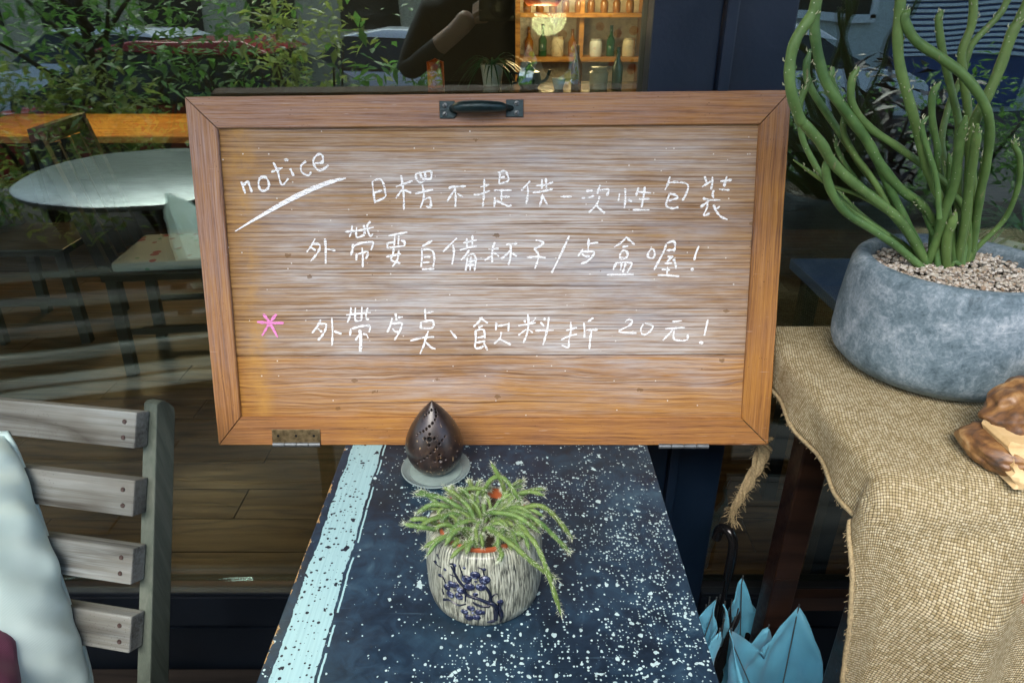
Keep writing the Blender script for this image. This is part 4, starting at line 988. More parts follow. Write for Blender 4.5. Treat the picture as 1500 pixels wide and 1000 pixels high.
def post(o, name='back_post'):
    t0 = o+Wb*.010+bk+Lb*.012; wv = -Lb*.022; tv = -Nn*.03
    # rounded top: polygon in (W, N) extruded along L
    side = []
    for a in range(7):
        ang = math.pi/2*a/6; side.append((math.sin(ang)*.018-.018, .048-.018+math.cos(ang)*0.+0 if False else None))
    prof_ = [(-.78, 0), (0, 0), (.004, .007), (.005, .016), (0, .026), (-.006, .035), (-.014, .038), (-.78, .038)]
    a_ = [t0-bo+Wb*p[0]-Nn*p[1] for p in prof_]; b_ = [p+wv for p in a_]; n = len(a_)
    MB().add(a_+b_, [tuple(range(n)), tuple(range(2*n-1, n-1, -1))]+[(i, n+i, n+(i+1) % n, (i+1) % n) for i in range(n)]).obj(name, M['grey_wood_v'], BN, bevel=.002)
post(P0); post(P0+Lb*(LEN-.03))
sz = .45
F = Vector((-.176, -.984, 0))      # toward the street
sb = P0-Wb*.47; sb.z = sz
for k in range(5):
    o_ = sb+F*(.02+.088*k)
    obox(o_, Lb*LEN, F*.07, Vector((0, 0, .022)), 'seat_slat', M['grey_wood'], BN)
for L_ in (.02, LEN-.06):
    for f_ in (.04, .42): obox(sb+Lb*L_+F*f_-Vector((0, 0, sz)), Lb*.045, F*.045, Vector((0, 0, sz-.003)), 'leg', M['grey_wood_v'], BN)
    obox(sb+Lb*L_+F*.09-Vector((0, 0, .06)), Lb*.03, F*.33, Vector((0, 0, .055)), 'seat_rail', M['grey_wood_v'], BN)
# short arm stub seen beside the post
a0 = Pd(222, 905, .99)

# ================================================================== CUSHIONS
def cushion(name, label, px, py, d, rotdeg, size, thick, mat, pipe, tiltv=(0, 0), seed=0):
    loc = Pd(px, py, d)
    c = thing(name, label, 'cushion', loc)
    # frame facing the camera
    view = ray(px, py).normalized(); X = Vector((1, 0, 0)); Z = -view; Yv = Z.cross(X).normalized(); X = Yv.cross(Z).normalized()
    Mt = Matrix((X, Yv, Z)).transposed().to_4x4() @ Matrix.Rotation(R(rotdeg), 4, 'Z') @ Matrix.Rotation(R(tiltv[0]), 4, 'X') @ Matrix.Rotation(R(tiltv[1]), 4, 'Y')
    c.rotation_euler = Mt.to_euler()
    n = 64; hs = size/2; mb = MB(); rim = []
    def outline(a, b):
        k = 1-.02*(1-a*a)*(abs(b)**3)-.05*a**4*b**4; k2 = 1-.02*(1-b*b)*(abs(a)**3)-.05*a**4*b**4
        return a*hs*k2, b*hs*k
    for sgn in (1, -1):
        vs_ = []
        for j in range(n+1):
            for i in range(n+1):
                a, b = i/n*2-1, j/n*2-1
                x, y = outline(a, b); e_ = max(0, 1-a*a)*max(0, 1-b*b)
                z = thick*.5*e_**.42
                near = (abs(a)**6+abs(b)**6)
                wr = .016*near*noise.noise(Vector((x*24+seed, y*24, sgn)))+.0075*math.sin((x*.9+y*.4)*88+3*noise.noise(Vector((x*7, y*7, seed))))*(e_**.5)*min(1, near*1.4+.15)
                vs_.append((x, y, sgn*(z+wr*(e_**.3)+.0045*math.sin((x*.35+y*1.)*120+4*noise.noise(Vector((x*6, y*6, seed+3))))*min(1, e_*9)*max(0, near)**.35)))
        mb.add(vs_, [(j*(n+1)+i, j*(n+1)+i+1, (j+1)*(n+1)+i+1, (j+1)*(n+1)+i) for j in range(n) for i in range(n)])
    mb.obj('cover', mat, c, smooth=80)
    lp = [outline(i/20*2-1, -1) for i in range(20)]+[outline(1, i/20*2-1) for i in range(20)]+[outline(1-i/20*2, 1) for i in range(20)]+[outline(-1, 1-i/20*2) for i in range(21)]
    MB().tube([Vector((x, y, .003*noise.noise(Vector((x*15, y*15, 2))))) for x, y in lp], .0055, 8, cap=False).obj('piping', pipe, c, smooth=70)
    return c
cushion('cushion', 'pale mint green piped cushion leaning against the bench back', -186, 918, .80, 28, .40, .15, M['mint'], M['mint'], (0, 14), 1)
cushion('cushion', 'maroon tweed cushion with mint piping in front of the pale cushion', -292, 1200, .68, 27, .40, .13, M['maroon'], M['mint'], (0, 8), 5)

# ================================================================== UMBRELLAS
def umbrella(loc, top, r, peaks, mat, label, seed, handle=True, hmat=None, twist=0., hz=.2):
    t = thing('umbrella', label, 'umbrella', loc, (0, 0, twist), group='folded umbrellas standing between the tables')
    n = peaks*14; m_ = 22; vs_ = []
    for j in range(m_+1):
        s_ = j/m_          # 0 ferrule end (floor) .. 1 rim
        for i in range(n):
            a = 2*math.pi*i/n; ph = (i % 14)/14; v = 1-min(ph, 1-ph)*2   # 1 at the ribs
            sag = (1-v)
            rr = (.012+(r-.012)*s_**.42)*(1-.28*sag*s_**.5)+.004*noise.noise(Vector((math.cos(a)*4, math.sin(a)*4, s_*7+seed)))*2.4+.0025*math.sin(a*11+s_*14+seed)*s_
            z = .03+(top-.03)*s_-sag*.105*s_**7
            a2 = a+.25*sag*math.sin(s_*3+seed)
            vs_.append((rr*math.cos(a2), rr*math.sin(a2), z))
    fs = [(j*n+i, j*n+(i+1) % n, (j+1)*n+(i+1) % n, (j+1)*n+i) for j in range(m_) for i in range(n)]
    o = MB().add(vs_, fs).obj('canopy', mat, t, smooth=50); s2 = o.modifiers.new('t', 'SOLIDIFY'); s2.thickness = .0012
    for k in range(peaks):
        a = 2*math.pi*k/peaks; p = Vector((r*math.cos(a), r*math.sin(a), top)); q = Vector((.014*math.cos(a), .014*math.sin(a), .05))
        MB().tube([q, q*.4+Vector((p.x*.2, p.y*.2, p.z*.55)), p*.985-Vector((0, 0, .012)), p+Vector((0, 0, .006))], [.0012, .0012, .0012, .0016], 6).obj('rib', M['steel'], t, smooth=60)
    MB().tube([(0, 0, .001), (0, 0, top+hz-.05)], .005, 10).obj('shaft', M['black'], t, smooth=60)
    if handle:
        h = top+hz
        hp_ = [(0, 0, h-.09), (0, 0, h-.03), (.004, 0, h), (.018, 0, h+.014), (.034, 0, h+.004), (.038, 0, h-.02)]
        MB().tube(smooth_path(hp_, 5), .009, 10).obj('handle', hmat or M['black'], t, smooth=60)
    return t
c1 = Py(1152, 1000, .80)
umbrella((c1.x, .80, 0), .425, .105, 4, M['umbrella'], 'light blue folded umbrella with two pleated peaks, beside the burlap', 1, twist=1.15, handle=False, hz=-.04)
c2 = Py(1108, 940, .93)
umbrella((c2.x-.01, .95, 0), .38, .06, 4, M['umbrella'], 'light blue umbrella standing in the shade behind the pleated one', 3, twist=.1, handle=False, hz=-.04)
c3 = Py(1040, 900, .86)
umbrella((c3.x-.015, .88, 0), .43, .05, 4, M['umbrella'], 'light blue umbrella half hidden by the right edge of the blue table', 5, twist=.6, handle=False, hz=-.04)
c4 = Py(1072, 850, .93)
umbrella((c4.x, .95, 0), .36, .03, 8, M['black_cloth'], 'black umbrella with a glossy curved handle upright behind the blue ones', 8, twist=2.2, hz=.17)

# ================================================================== INTERIOR
def chair(loc, rz, label, cushion_=False):
    t = thing('dining_chair', label, 'chair', loc, (0, 0, rz), group='dark wooden chairs inside the cafe')
    MB().box((0, 0, .44), (.42, .42, .03)).obj('seat', M['darkwood'], t, bevel=.004)
    for sy in (-.18, .18):
        MB().beam((.18, sy, 0), (.18, sy, .4245), .04, .04, (0, 1, 0)).obj('leg', M['darkwood'], t)
        MB().beam((-.20, sy, 0), (-.18, sy, .4245), .04, .04, (0, 1, 0)).obj('leg', M['darkwood'], t)
        MB().beam((-.19, sy, .456), (-.30, sy, .98), .04, .03, (0, 1, 0)).obj('back_post', M['darkwood'], t)
    for sy in (-.09, 0, .09): MB().beam((-.196, sy, .48), (-.292, sy, .94), .035, .014, (0, 1, 0)).obj('back_slat', M['darkwood'], t)
    MB().beam((-.300, -.20, .975), (-.300, .20, .975), .03, .06, (0, 0, 1)).obj('top_rail', M['darkwood'], t)
    for sy in (-.18, .18): MB().beam((-.16, sy, .2), (.16, sy, .2), .02, .03).obj('stretcher', M['darkwood'], t)
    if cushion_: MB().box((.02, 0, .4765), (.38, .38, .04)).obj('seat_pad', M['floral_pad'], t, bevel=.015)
    return t
chair((-1.42, 2.72, 0), .12, 'dark wooden chair with a pale floral seat pad, seen through the left window', True)
chair((-2.15, 3.0, 0), .05, 'dark wooden chair near the lit honey coloured table, leftmost behind the glass')
def ctable(cx, cy, w_, d_, h, label, mat, name='dining_table'):
    t = thing(name, label, 'table', (cx, cy, 0))
    for k in range(5): MB().box((0, -d_/2+d_/10+k*d_/5, h-.018), (w_, d_/5-.003, .036)).obj('top_board', mat, t, bevel=.002)
    for sx in (-1, 1):
        for sy in (-1, 1): MB().box((sx*(w_/2-.05), sy*(d_/2-.05), (h-.037)/2), (.05, .05, h-.037)).obj('leg', M['darkwood'], t)
    return t
ctable(-2.35, 4.3, 1.9, .85, .74, 'honey coloured board table lit by a warm lamp inside the cafe', M['honey'])
ctable(-1.2, 5.6, 1.2, .8, .74, 'small honey coloured table farther back inside the cafe', M['honey'])
CT = thing('service_counter', 'long dark counter inside the cafe behind the top edge of the notice board', 'counter', (-.35, 4.35, 0))
MB().box((0, 0, .93), (2.9, .6, .04)).obj('worktop', M['black'], CT, bevel=.004)
for k in range(6): MB().box((-1.15+.46*k, 0, .45), (.45, .52, .90)).obj('front_panel', M['darkwood'], CT)
SH = thing('wall_shelf', 'warm lit wooden shelving behind the cafe counter', 'shelf', (.60, 6.6, 0))
for z in (.55, .95, 1.3, 1.7): MB().box((0, 0, z), (1.06, .35, .035)).obj('shelf_board', M['honey'], SH)
for x in (-.55, 0, .55): MB().box((x, .02, .9), (.04, .30, 1.8)).obj('upright', M['honey'], SH)
MB().box((0, .2, .95), (1.14, .02, 1.8)).obj('back_panel', M['cream'], SH)
bt = 0
for (bx, by, bz, mat, h, lab) in [(.15, 6.55, .969, 'amber', .24, 'amber bottle on the middle shelf, far left'), (.27, 6.55, .969, 'greenb', .26, 'green bottle on the middle shelf beside the amber one'), (.40, 6.55, .969, 'cream', .16, 'cream jar on the middle shelf'),
    (.53, 6.55, .969, 'amber', .22, 'amber bottle in the middle of the shelf'), (.74, 6.55, .969, 'white', .14, 'white jar on the middle shelf'), (.87, 6.55, .969, 'greenb', .25, 'green bottle right of the white jar'), (1.03, 6.55, .969, 'cream', .15, 'cream jar at the right end of the shelf')]:
    s_ = h/.25
    tag(MB().lathe([(0, 0), (.035, 0), (.037, .01), (.037, .13*s_), (.014, .17*s_), (.013, h-.01), (.015, h), (0, h)] if h > .2 else [(0, 0), (.05, 0), (.055, .02), (.055, h*.8), (.045, h*.9), (.05, h), (0, h)], n=20).obj('bottle' if h > .2 else 'jar', M[mat], smooth=50), lab, 'bottle' if h > .2 else 'jar').location = (bx, by, bz)
jm = MB().lathe([(0, 0), (.03, 0), (.034, .02), (.034, .08), (.026, .09), (.03, .10), (0, .105)], n=16).mesh('jar', M['amber'], smooth=50)
for z_, n_, lab_, g_ in ((1.3175, 9, 'small amber jar in the row on the upper cafe shelf', 'amber jars on the upper cafe shelf'), (.5675, 8, 'small amber jar in the row on the lowest cafe shelf', 'amber jars on the lowest cafe shelf')):
    for k in range(n_):
        o = bpy.data.objects.new('jar', jm); COL.objects.link(o); tag(o, lab_.replace('in the row', ('leftmost', 'second from the left', 'third from the left', 'fourth from the left', 'fifth from the left', 'sixth from the left', 'seventh from the left', 'eighth from the left', 'rightmost')[k if k < n_-1 else 8]), 'jar', g_); o.location = (.13+.11*k, 6.5+.03*(k % 2), z_)
TP = thing('teapot', 'small dark teapot standing on the cafe counter', 'teapot', (.10, 4.25, .951))
MB().lathe([(0, 0), (.05, 0), (.075, .04), (.06, .09), (.03, .1), (0, .1)], n=24).obj('body', M['iron'], TP, smooth=50)
MB().lathe([(0, .1005), (.035, .1005), (.02, .118), (.01, .125), (.012, .14), (0, .145)], n=16).obj('lid', M['iron'], TP, smooth=50)
MB().tube(smooth_path([(.06, 0, .03), (.1, 0, .05), (.12, 0, .1)], 4), .009, 8).obj('spout', M['iron'], TP, smooth=50)
MB().tube(smooth_path([(-.06, 0, .08), (-.11, 0, .08), (-.10, 0, .03), (-.07, 0, .03)], 4), .006, 8).obj('handle', M['iron'], TP, smooth=50)
for (nm, lab, x_, y_, prof_, mt) in [
    ('cup', 'white cup on the cafe counter right of the teapot', .27, 4.2, [(0, 0), (.025, 0), (.04, .06), (.037, .06), (.024, .006), (0, .006)], 'white'),
    ('bottle', 'amber bottle on the cafe counter, the tallest thing beside the cup', .38, 4.3, [(0, 0), (.03, 0), (.032, .12), (.012, .17), (.012, .23), (0, .23)], 'amber'),
    ('jar', 'cream lidded jar on the cafe counter between two bottles', .50, 4.2, [(0, 0), (.05, 0), (.055, .09), (.04, .1), (.045, .12), (0, .125)], 'cream'),
    ('bottle', 'green bottle on the cafe counter right of the cream jar', .62, 4.3, [(0, 0), (.03, 0), (.032, .11), (.012, .16), (.012, .22), (0, .22)], 'greenb'),
    ('bowl', 'white bowl at the right end of the cafe counter', .80, 4.2, [(0, 0), (.03, 0), (.08, .06), (.076, .06), (.028, .008), (0, .008)], 'white'),
    ('canister', 'orange canister at the left part of the cafe counter', -.45, 4.3, [(0, 0), (.05, 0), (.05, .14), (.02, .15), (0, .16)], 'orange')]:
    tag(MB().lathe(prof_, n=24).obj(nm, M[mt], smooth=50), lab, nm).location = (x_, y_, .951)
def spider(loc, r, n, L, label, potmat, name='potted_plant', leafmat='fern', s_=1., wide=.006):
    t = thing(name, label, 'potted plant', loc)
    MB().lathe([(0, 0), (r*.75, 0), (r, r*1.7), (r*.9, r*1.7), (r*.85, r*1.5), (0, r*1.5)], n=24).obj('pot', M[potmat], t, smooth=50)
    mb = MB()
    for i in range(n):
        a = rnd.random()*6.28; ln = L*rnd.uniform(.6, 1); up = rnd.uniform(.4, 1.1); p = Vector((0, 0, r*1.5)); pr = None; d = Vector((math.cos(a), math.sin(a), 0)); sd_ = Vector((-d.y, d.x, 0)); vs_ = []
        for k in range(8):
            t_ = k/7; c_ = p+d*ln*t_*.9+Vector((0, 0, ln*(up*t_-1.1*t_*t_))); ww = wide*(1-t_**2)+.0004
            vs_ += [c_-sd_*ww+Vector((0, 0, ww*.5)), c_+sd_*ww+Vector((0, 0, ww*.5))]
        mb.add(vs_, [(2*k, 2*k+1, 2*k+3, 2*k+2) for k in range(7)])
    mb.obj('leaves', M[leafmat], t); return t
spider((-.12, 4.4, .951), .07, 60, .30, 'spider plant in a white pot on the cafe counter', 'white')
sp_ = Py(1478, 345, 1.5); spider((sp_.x+.08, 1.55, .78), .08, 110, .34, 'bushy spider plant on a blue stand inside the right window', 'white', wide=.004)
ps = thing('plant_stand', 'blue stand holding the spider plant inside the right window', 'plant stand', (sp_.x+.08, 1.55, 0))
MB().box((0, 0, .765), (.9, .45, .028)).obj('top', M['bluewall'], ps, bevel=.003)
for sx in (-.4, .4):
    for sy in (-.18, .18): MB().box((sx, sy, .375), (.04, .04, .75)).obj('leg', M['navy_dark'], ps)
PL = thing('pendant_lamp', 'round orange pendant lamp glowing over the cafe counter', 'lamp', (.20, 5.0, 1.38))
MB().lathe([(.10, 0), (.13, .04), (.14, .1), (.11, .17), (.05, .21), (.02, .22)], n=32).obj('shade', M['orange'], PL, smooth=60)
MB().ell((0, 0, .07), (.04, .04, .05)).obj('bulb', M['bulb'], PL, smooth=60)
MB().tube([(0, 0, .2), (0, 0, 1.64)], .004, 6).obj('cord', M['black'], PL)
def lampat(loc, en, r=.12, col=(1, .68, .34)):
    l = bpy.data.lights.new('lamp_light', 'POINT'); l.energy = en; l.color = col; l.shadow_soft_size = r
    o = bpy.data.objects.new('lamp_light', l); COL.objects.link(o); o.location = loc; return o
lampat((.20, 5.0, 1.33), 12.)
l2 = thing('pendant_lamp', 'white conical pendant lamp over the honey coloured cafe table', 'lamp', (-2.3, 4.2, 1.75))
MB().lathe([(.17, 0), (.15, .05), (.05, .16), (.02, .18)], n=32).obj('shade', M['cream'], l2, smooth=60)
MB().ell((0, 0, .03), (.04, .04, .05)).obj('bulb', M['bulb'], l2, smooth=60)
MB().tube([(0, 0, .17), (0, 0, 1.27)], .004, 6).obj('cord', M['black'], l2)
lampat((-2.3, 4.2, 1.68), 14.)
lampat((.55, 6.1, 1.62), 9.)
floor_fill = thing('pendant_lamp', 'added white pendant lamp, out of view near the window, brightening the cafe floor', 'lamp', (-1.2, 2.2, 2.3))
MB().lathe([(.17, 0), (.15, .05), (.05, .16), (.02, .18)], n=32).obj('shade', M['cream'], floor_fill, smooth=60)
MB().ell((0, 0, .03), (.04, .04, .05)).obj('bulb', M['bulb'], floor_fill, smooth=60)
MB().tube([(0, 0, .17), (0, 0, .725)], .004, 6).obj('cord', M['black'], floor_fill)
lampat((-1.2, 2.2, 2.24), 11.)  # warm light added to brighten the floorboards behind the glass

# ================================================================== STREET SIDE (seen mirrored in the glass)
RT = thing('round_table', 'round brushed metal cafe table reflected in the left window', 'table', (-1.52, -.62, 0))
MB().lathe([(0, .735), (.49, .735), (.50, .745), (.50, .755), (.49, .76), (0, .76)], n=72).obj('tabletop', M['brushed'], RT, smooth=40)
MB().lathe([(0, .004), (.26, .004), (.25, .02), (.04, .04), (.03, .06), (.03, .734), (0, .734)], n=32).obj('pedestal', M['navy_dark'], RT, smooth=40)
def shrub(x, y, h, w_, label, mat='leaf', n=1500, ls=.05, z0=.0, trunk=.02, grp='shrubs along the pavement edge'):
    t = thing('shrub', label, 'shrub', (x, y, z0), group=grp); tk = MB(); ends = []
    for k in range(6):
        a = rnd.random()*6.28; q = smooth_path([(0, 0, 0), (math.cos(a)*w_*.15, math.sin(a)*w_*.15, h*.35), (math.cos(a)*w_*.4, math.sin(a)*w_*.4, h*.85)], 4)
        tk.tube(q, lerp_list([trunk, trunk*.7, trunk*.25], len(q)), 6); ends += q[3:]
    tk.obj('stems', M['bark'], t, smooth=60)
    mb = MB()
    cl = [Vector((rnd.gauss(0, w_*.34), rnd.gauss(0, w_*.3), rnd.uniform(.15, 1)*h)) for _ in range(26)]
    for i in range(n):
        c_ = rnd.choice(cl)+Vector((rnd.gauss(0, .09), rnd.gauss(0, .09), rnd.gauss(0, .09)))
        c_.z = abs(c_.z)
        d = Vector((rnd.gauss(0, 1), rnd.gauss(0, 1), rnd.gauss(0, .7))).normalized(); s_ = d.cross(Vector((rnd.gauss(0, .3), rnd.gauss(0, .3), 1))).normalized(); L = ls*rnd.uniform(.6, 1.4)
        mb.add([c_, c_+d*L*.5+s_*L*.22, c_+d*L-Vector((0, 0, L*.2)), c_+d*L*.5-s_*L*.22], [(0, 1, 2, 3)])
    stuff(mb.obj('foliage', M[mat], t)); return t
adj = ['dense dark', 'loose', 'tall', 'bushy', 'pale', 'thin', 'broad', 'low']
for i in range(8):
    x = -4.3+.62*i; hh = rnd.uniform(.95, 1.35)
    shrub(x, -2.35+rnd.uniform(-.15, .15), hh, .75, '%s green shrub %s' % (adj[i], ['in front of the red car bonnet', 'before the red car door', 'against the red car roof', 'hiding the tail of the red car', 'beside the red car boot', 'before the pale road gap', 'left of the standing photographer', 'nearest behind the photographer'][i]), 'leaf2' if i in (2, 3, 5, 0) else 'leaf', 1000, .075)
for i, (x, lab) in enumerate([(1.1, 'added green shrub just right of the person in the flowered dress'), (1.8, 'added green shrub between the flowered dress and the dark red shrub'), (3.1, 'added green shrub in front of the white car by the brick building'), (3.9, 'added green shrub at the far right end of the pavement')]):
    shrub(x, -2.4, .95, .8, lab, 'leaf', 1700, .055)  # shrubs added to darken the reflection in the right window
shrub(2.2, -1.9, 1.0, .6, 'dark red leaved shrub reflected beside the pencil plant', 'darkleaf', 500, .12)
def tree(x, y, h, label):
    t = thing('street_tree', label, 'tree', (x, y, -.3)); mb = MB()
    mb.tube(smooth_path([(0, 0, 0), (.04, 0, h*.3), (-.03, .02, h*.6), (0, 0, h)], 6), lerp_list([.055, .045, .03, .015], 19), 8)
    for k in range(7):
        a = k*2.4; mb.tube(smooth_path([(0, 0, h*.35+k*.12), (math.cos(a)*.4, math.sin(a)*.3, h*.5+k*.14), (math.cos(a)*.8, math.sin(a)*.6, h*.6+k*.18)], 4), lerp_list([.025, .015, .006], 9), 6)
    mb.obj('trunk', M['bark'], t, smooth=60); lf = MB()
    for i in range(2600):
        a = rnd.random()*6.28; c_ = Vector((rnd.gauss(0, .75), rnd.gauss(0, .5), h*.72+rnd.gauss(0, .55)))
        d = Vector((rnd.gauss(0, 1), rnd.gauss(0, 1), rnd.gauss(0, .7))).normalized(); s_ = d.cross(Vector((0, 0, 1))).normalized(); L = rnd.uniform(.05, .12)
        lf.add([c_, c_+d*L*.5+s_*L*.25, c_+d*L-Vector((0, 0, L*.2)), c_+d*L*.5-s_*L*.25], [(0, 1, 2, 3)])
    stuff(lf.obj('crown', M['leaf'], t)); return t
tree(-2.9, -2.9, 2.3, 'slender street tree standing before the red car')
def car(x, y, rz, mat, label, L=4.2, H=1.42):
    t = thing('parked_car', label, 'car', (x, y, -.32), (0, 0, rz), group='cars parked along the street')
    W = .86
    low = [(-L/2, .25), (-L/2, .62), (-L/2+.12, .80), (-.95, .93), (1.0, .93), (L/2-.35, .82), (L/2-.05, .66), (L/2, .45), (L/2, .25)]
    def prism(pr, w0, w1, y0=.0):
        n = len(pr); zmin = min(p[1] for p in pr); zmax = max(p[1] for p in pr)
        ww = [w0+(w1-w0)*(p[1]-zmin)/(zmax-zmin) for p in pr]
        return [(p[0], -w_, p[1]) for p, w_ in zip(pr, ww)]+[(p[0], w_, p[1]) for p, w_ in zip(pr, ww)], [tuple(range(n-1, -1, -1)), tuple(range(n, 2*n))]+[(i, (i+1) % n, n+(i+1) % n, n+i) for i in range(n)]
    v, f = prism(low, W, W-.05); MB().add(v, f).obj('body', mat, t, bevel=.05, smooth=50)
    v, f = prism([(-1.45, .94), (-.85, 1.33), (-.4, H-.05), (.35, H-.05), (1.15, .94)], W-.06, W-.24); MB().add(v, f).obj('window_glass', M['carglass'], t, bevel=.02)
    v, f = prism([(-.92, 1.32), (-.45, H), (.38, H), (.66, 1.30)], W-.18, W-.25); MB().add(v, f).obj('roof', mat, t, bevel=.02, smooth=50)
    for sx in (-1.3, 1.3):
        for sy in (-1, 1):
            wv = MB().tube([(sx, sy*(W-.18), .31), (sx, sy*(W+.01), .31)], .31, 24).obj('wheel', M['tyre'], t, smooth=40)
            MB().tube([(sx, sy*(W-.02), .31), (sx, sy*(W+.02), .31)], .18, 16).obj('rim', M['steel'], wv)
    for sx in (-1, 1):
        for sy in (-.55, .55): MB().ell((sx*(L/2-.04), sy, .62), (.06, .18, .08)).obj('headlight', M['white'], t, smooth=60)
    return t
car(-2.7, -4.6, 0, M['carred'], 'red car parked behind the shrubs, mirrored in the left window')
car(-5.2, -8.2, .1, M['carwhite'], 'white car across the street, left of the red car')
car(-1.2, -7.6, -.1, M['carwhite'], 'white car across the street, behind the photographer')
car(3.8, -8.6, .0, M['carwhite'], 'white car in front of the white brick building')
BD = thing('street_building', 'pale painted brick building with a white window and blinds across the street', 'building', (6.2, -10.6, -.32))
MB().box((0, -.6, 2.6), (11, 1., 5.2)).obj('wall', M['brick'], BD)
bm_ = MB().box((0, 0, 0), (.39, .03, .13)).mesh('brick', M['brick'], bevel=.006)
for r_ in range(13):
    for k in range(6):
        o = bpy.data.objects.new('brick', bm_); COL.objects.link(o); o.parent = BD; o.location = (-5.2+.4*k+(.2 if r_ % 2 else 0), -.09, .1+.14*r_)
wf = MB(); wf.box((-1.9, -.05, 2.4), (.12, .12, 1.8)); wf.box((-.1, -.05, 2.4), (.12, .12, 1.8)); wf.box((-1., -.05, 3.3), (1.9, .12, .12)); wf.box((-1., -.05, 1.5), (1.9, .12, .12)); wo = wf.obj('window', M['white'], BD)
MB().box((-1., -.07, 2.4), (1.7, .02, 1.7)).obj('pane', M['carglass'], wo)
bl = MB().box((0, 0, 0), (2.2, .03, .05)).mesh('blind_slat', M['white'])
for k in range(22):
    o = bpy.data.objects.new('blind_slat', bl); COL.objects.link(o); o.parent = BD; o.location = (1.6, -.05, .9+.09*k); o.rotation_euler[0] = .5
MB().box((1.6, -.08, 1.4), (2.4, .03, 2.6)).obj('blue_panel', M['bluewall'], BD)
B2 = thing('street_building', 'tall beige building far across the street', 'building', (-7, -16, -.32))
MB().box((0, -3, 5), (15, 6, 10)).obj('wall', M['cream'], B2)
wm_ = MB().box((0, 0, 0), (1.3, .06, 1.4)).mesh('window', M['carglass'])
for r_ in range(3):
    for k in range(6):
        o = bpy.data.objects.new('window', wm_); COL.objects.link(o); o.parent = B2; o.location = (-6+2.4*k, .02, 1.8+3*r_)

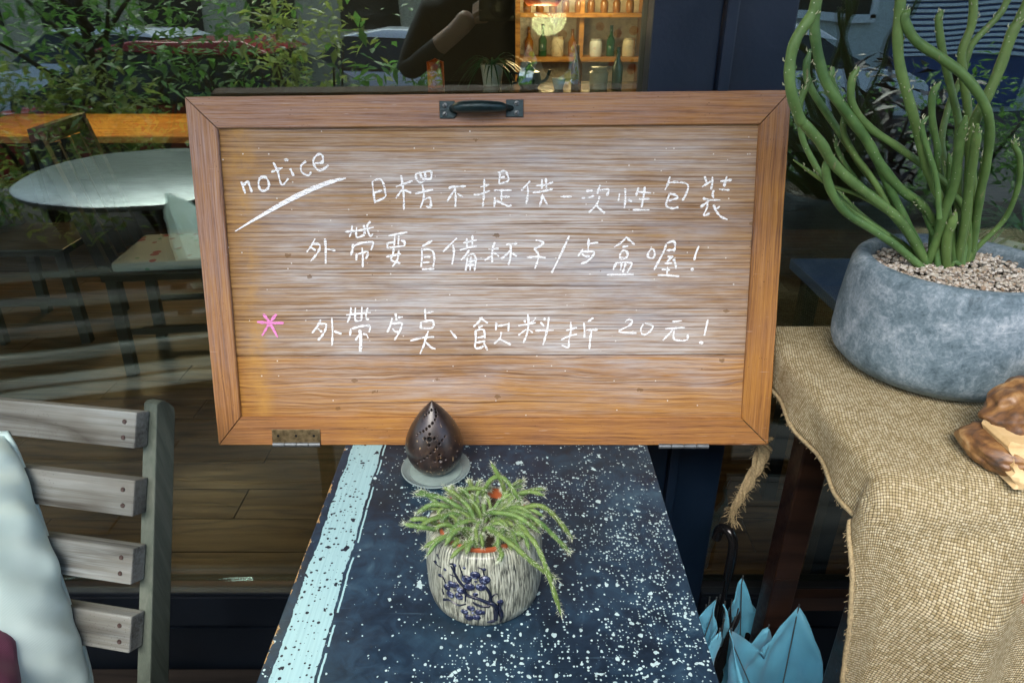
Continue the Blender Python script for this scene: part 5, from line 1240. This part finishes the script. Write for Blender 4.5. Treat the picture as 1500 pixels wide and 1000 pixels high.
# ------------------------------------------------------------------ people (mirrored in the glass)
def person(loc, label, top, bottom, pose, hair_long=False):
    t = thing('person', label, 'person', loc)
    V = {'pel': (0, 0, .93), 'sp': (0, 0, 1.1), 'ch': (0, 0, 1.30), 'nk': (0, .0, 1.45), 'hd': (0, .01, 1.53), 'ht': (0, 0, 1.64)}
    Rr = {'pel': .15, 'sp': .13, 'ch': .15, 'nk': .055, 'hd': .085, 'ht': .075}
    E = [('pel', 'sp'), ('sp', 'ch'), ('ch', 'nk'), ('nk', 'hd'), ('hd', 'ht')]
    for s_, n_ in ((-1, 'l'), (1, 'r')):
        V['sh'+n_] = (s_*.17, 0, 1.38); Rr['sh'+n_] = .062
        V['el'+n_], V['wr'+n_], V['ha'+n_] = pose[n_]; Rr['el'+n_] = .045; Rr['wr'+n_] = .03; Rr['ha'+n_] = .034
        V['hp'+n_] = (s_*.09, 0, .88); Rr['hp'+n_] = .095
        V['kn'+n_] = (s_*.11, .02, .48); Rr['kn'+n_] = .06
        V['an'+n_] = (s_*.12, -.01, .08); Rr['an'+n_] = .04
        V['to'+n_] = (s_*.13, .14, .035); Rr['to'+n_] = .035
        E += [('ch', 'sh'+n_), ('sh'+n_, 'el'+n_), ('el'+n_, 'wr'+n_), ('wr'+n_, 'ha'+n_), ('pel', 'hp'+n_), ('hp'+n_, 'kn'+n_), ('kn'+n_, 'an'+n_), ('an'+n_, 'to'+n_)]
    keys = list(V); me = bpy.data.meshes.new('body'); me.from_pydata([V[k] for k in keys], [(keys.index(a), keys.index(b)) for a, b in E], [])
    o = bpy.data.objects.new('body', me); COL.objects.link(o)
    sk_ = o.modifiers.new('s', 'SKIN')
    for i, k in enumerate(keys):
        me.skin_vertices[0].data[i].radius = (Rr[k], Rr[k]*(.7 if k in ('pel', 'sp', 'ch') else 1)); me.skin_vertices[0].data[i].use_root = (k == 'pel')
    o.modifiers.new('ss', 'SUBSURF').levels = 2; o.modifiers['ss'].render_levels = 2
    bpy.context.view_layer.update()
    m2 = bpy.data.meshes.new_from_object(o.evaluated_get(bpy.context.evaluated_depsgraph_get()))
    bpy.data.objects.remove(o)
    m2.materials.clear()
    for m_ in (top, bottom, M['skin'], M['black']): m2.materials.append(m_)
    wr = [Vector(V['wrl']), Vector(V['wrr'])]
    for p in m2.polygons:
        c_ = p.center
        if c_.z > 1.44 and abs(c_.x) < .13: p.material_index = 2
        elif min((c_-w_).length for w_ in wr) < .09: p.material_index = 2
        elif c_.z < .09: p.material_index = 3
        elif c_.z < .92 and abs(c_.x) < .3: p.material_index = 1
    m2.shade_smooth(); m2.name = 'body'
    bo_ = bpy.data.objects.new('body', m2); COL.objects.link(bo_); bo_.parent = t
    mb = MB(); mb.ell((0, -.02, 1.64), (.098, .11, .10), None, 18, 12)
    if hair_long: mb.ell((0, -.07, 1.52), (.09, .05, .17), None, 16, 10)
    mb.obj('hair', M['hair'], t, smooth=60)
    fc = MB(); fc.ell((0, .100, 1.555), (.012, .016, .02)); fc.obj('nose', M['skin'], t, smooth=60)
    for s_ in (-.033, .033): MB().ell((s_, .083, 1.58), (.011, .006, .006)).obj('eye', M['black'], t, smooth=60)
    for s_, n_ in ((-1, 'l'), (1, 'r')):
        h_ = Vector(V['ha'+n_]); d = (h_-Vector(V['wr'+n_])).normalized(); sd_ = Vector((-s_, 0, 0)); sd_ = (sd_-d*sd_.dot(d)).normalized(); upv = d.cross(sd_).normalized()
        for k in range(4):
            b = h_+upv*(.024-.016*k)+d*.012; L = (.06, .068, .062, .05)[k]
            MB().tube([b, b+d*L*.5+sd_*.006, b+d*L*.75+sd_*.028, b+d*L*.7+sd_*.045], [.0085, .008, .0075, .006], 8).obj('finger', M['skin'], t, smooth=60)
        MB().tube([h_-d*.01+sd_*.02, h_+d*.015+sd_*.045, h_+d*.035+sd_*.05], [.011, .010, .008], 8).obj('thumb', M['skin'], t, smooth=60)
    return t
person((-.11, -.30, 0), 'person in black clothes holding up a camera, mirrored above the notice board', M['black_cloth'], M['black_cloth'],
       {'l': ((-.26, .06, 1.18), (-.06, .17, 1.33), (-.01, .20, 1.38)), 'r': ((.27, .06, 1.18), (.19, .17, 1.34), (.17, .20, 1.38))})
person((.36, -.28, 0), 'person in a pale dress with red flowers, mirrored beside the navy post', M['floral'], M['floral'],
       {'l': ((-.26, .03, 1.12), (-.18, .22, 1.10), (-.15, .28, 1.10)), 'r': ((.25, -.02, 1.12), (.27, .04, .88), (.27, .06, .81))}, True)
CM = thing('hand_camera', 'black hand camera held by the person in black', 'camera', (-.03, -.07, 1.40))
MB().box((0, -.005, 0), (.13, .035, .08)).obj('body', M['black'], CM, bevel=.006)
MB().lathe([(0, 0), (.034, 0), (.034, .035), (.028, .04), (0, .036)], n=28).obj('lens', M['black'], CM, smooth=40).rotation_euler = (-math.pi/2, 0, 0)
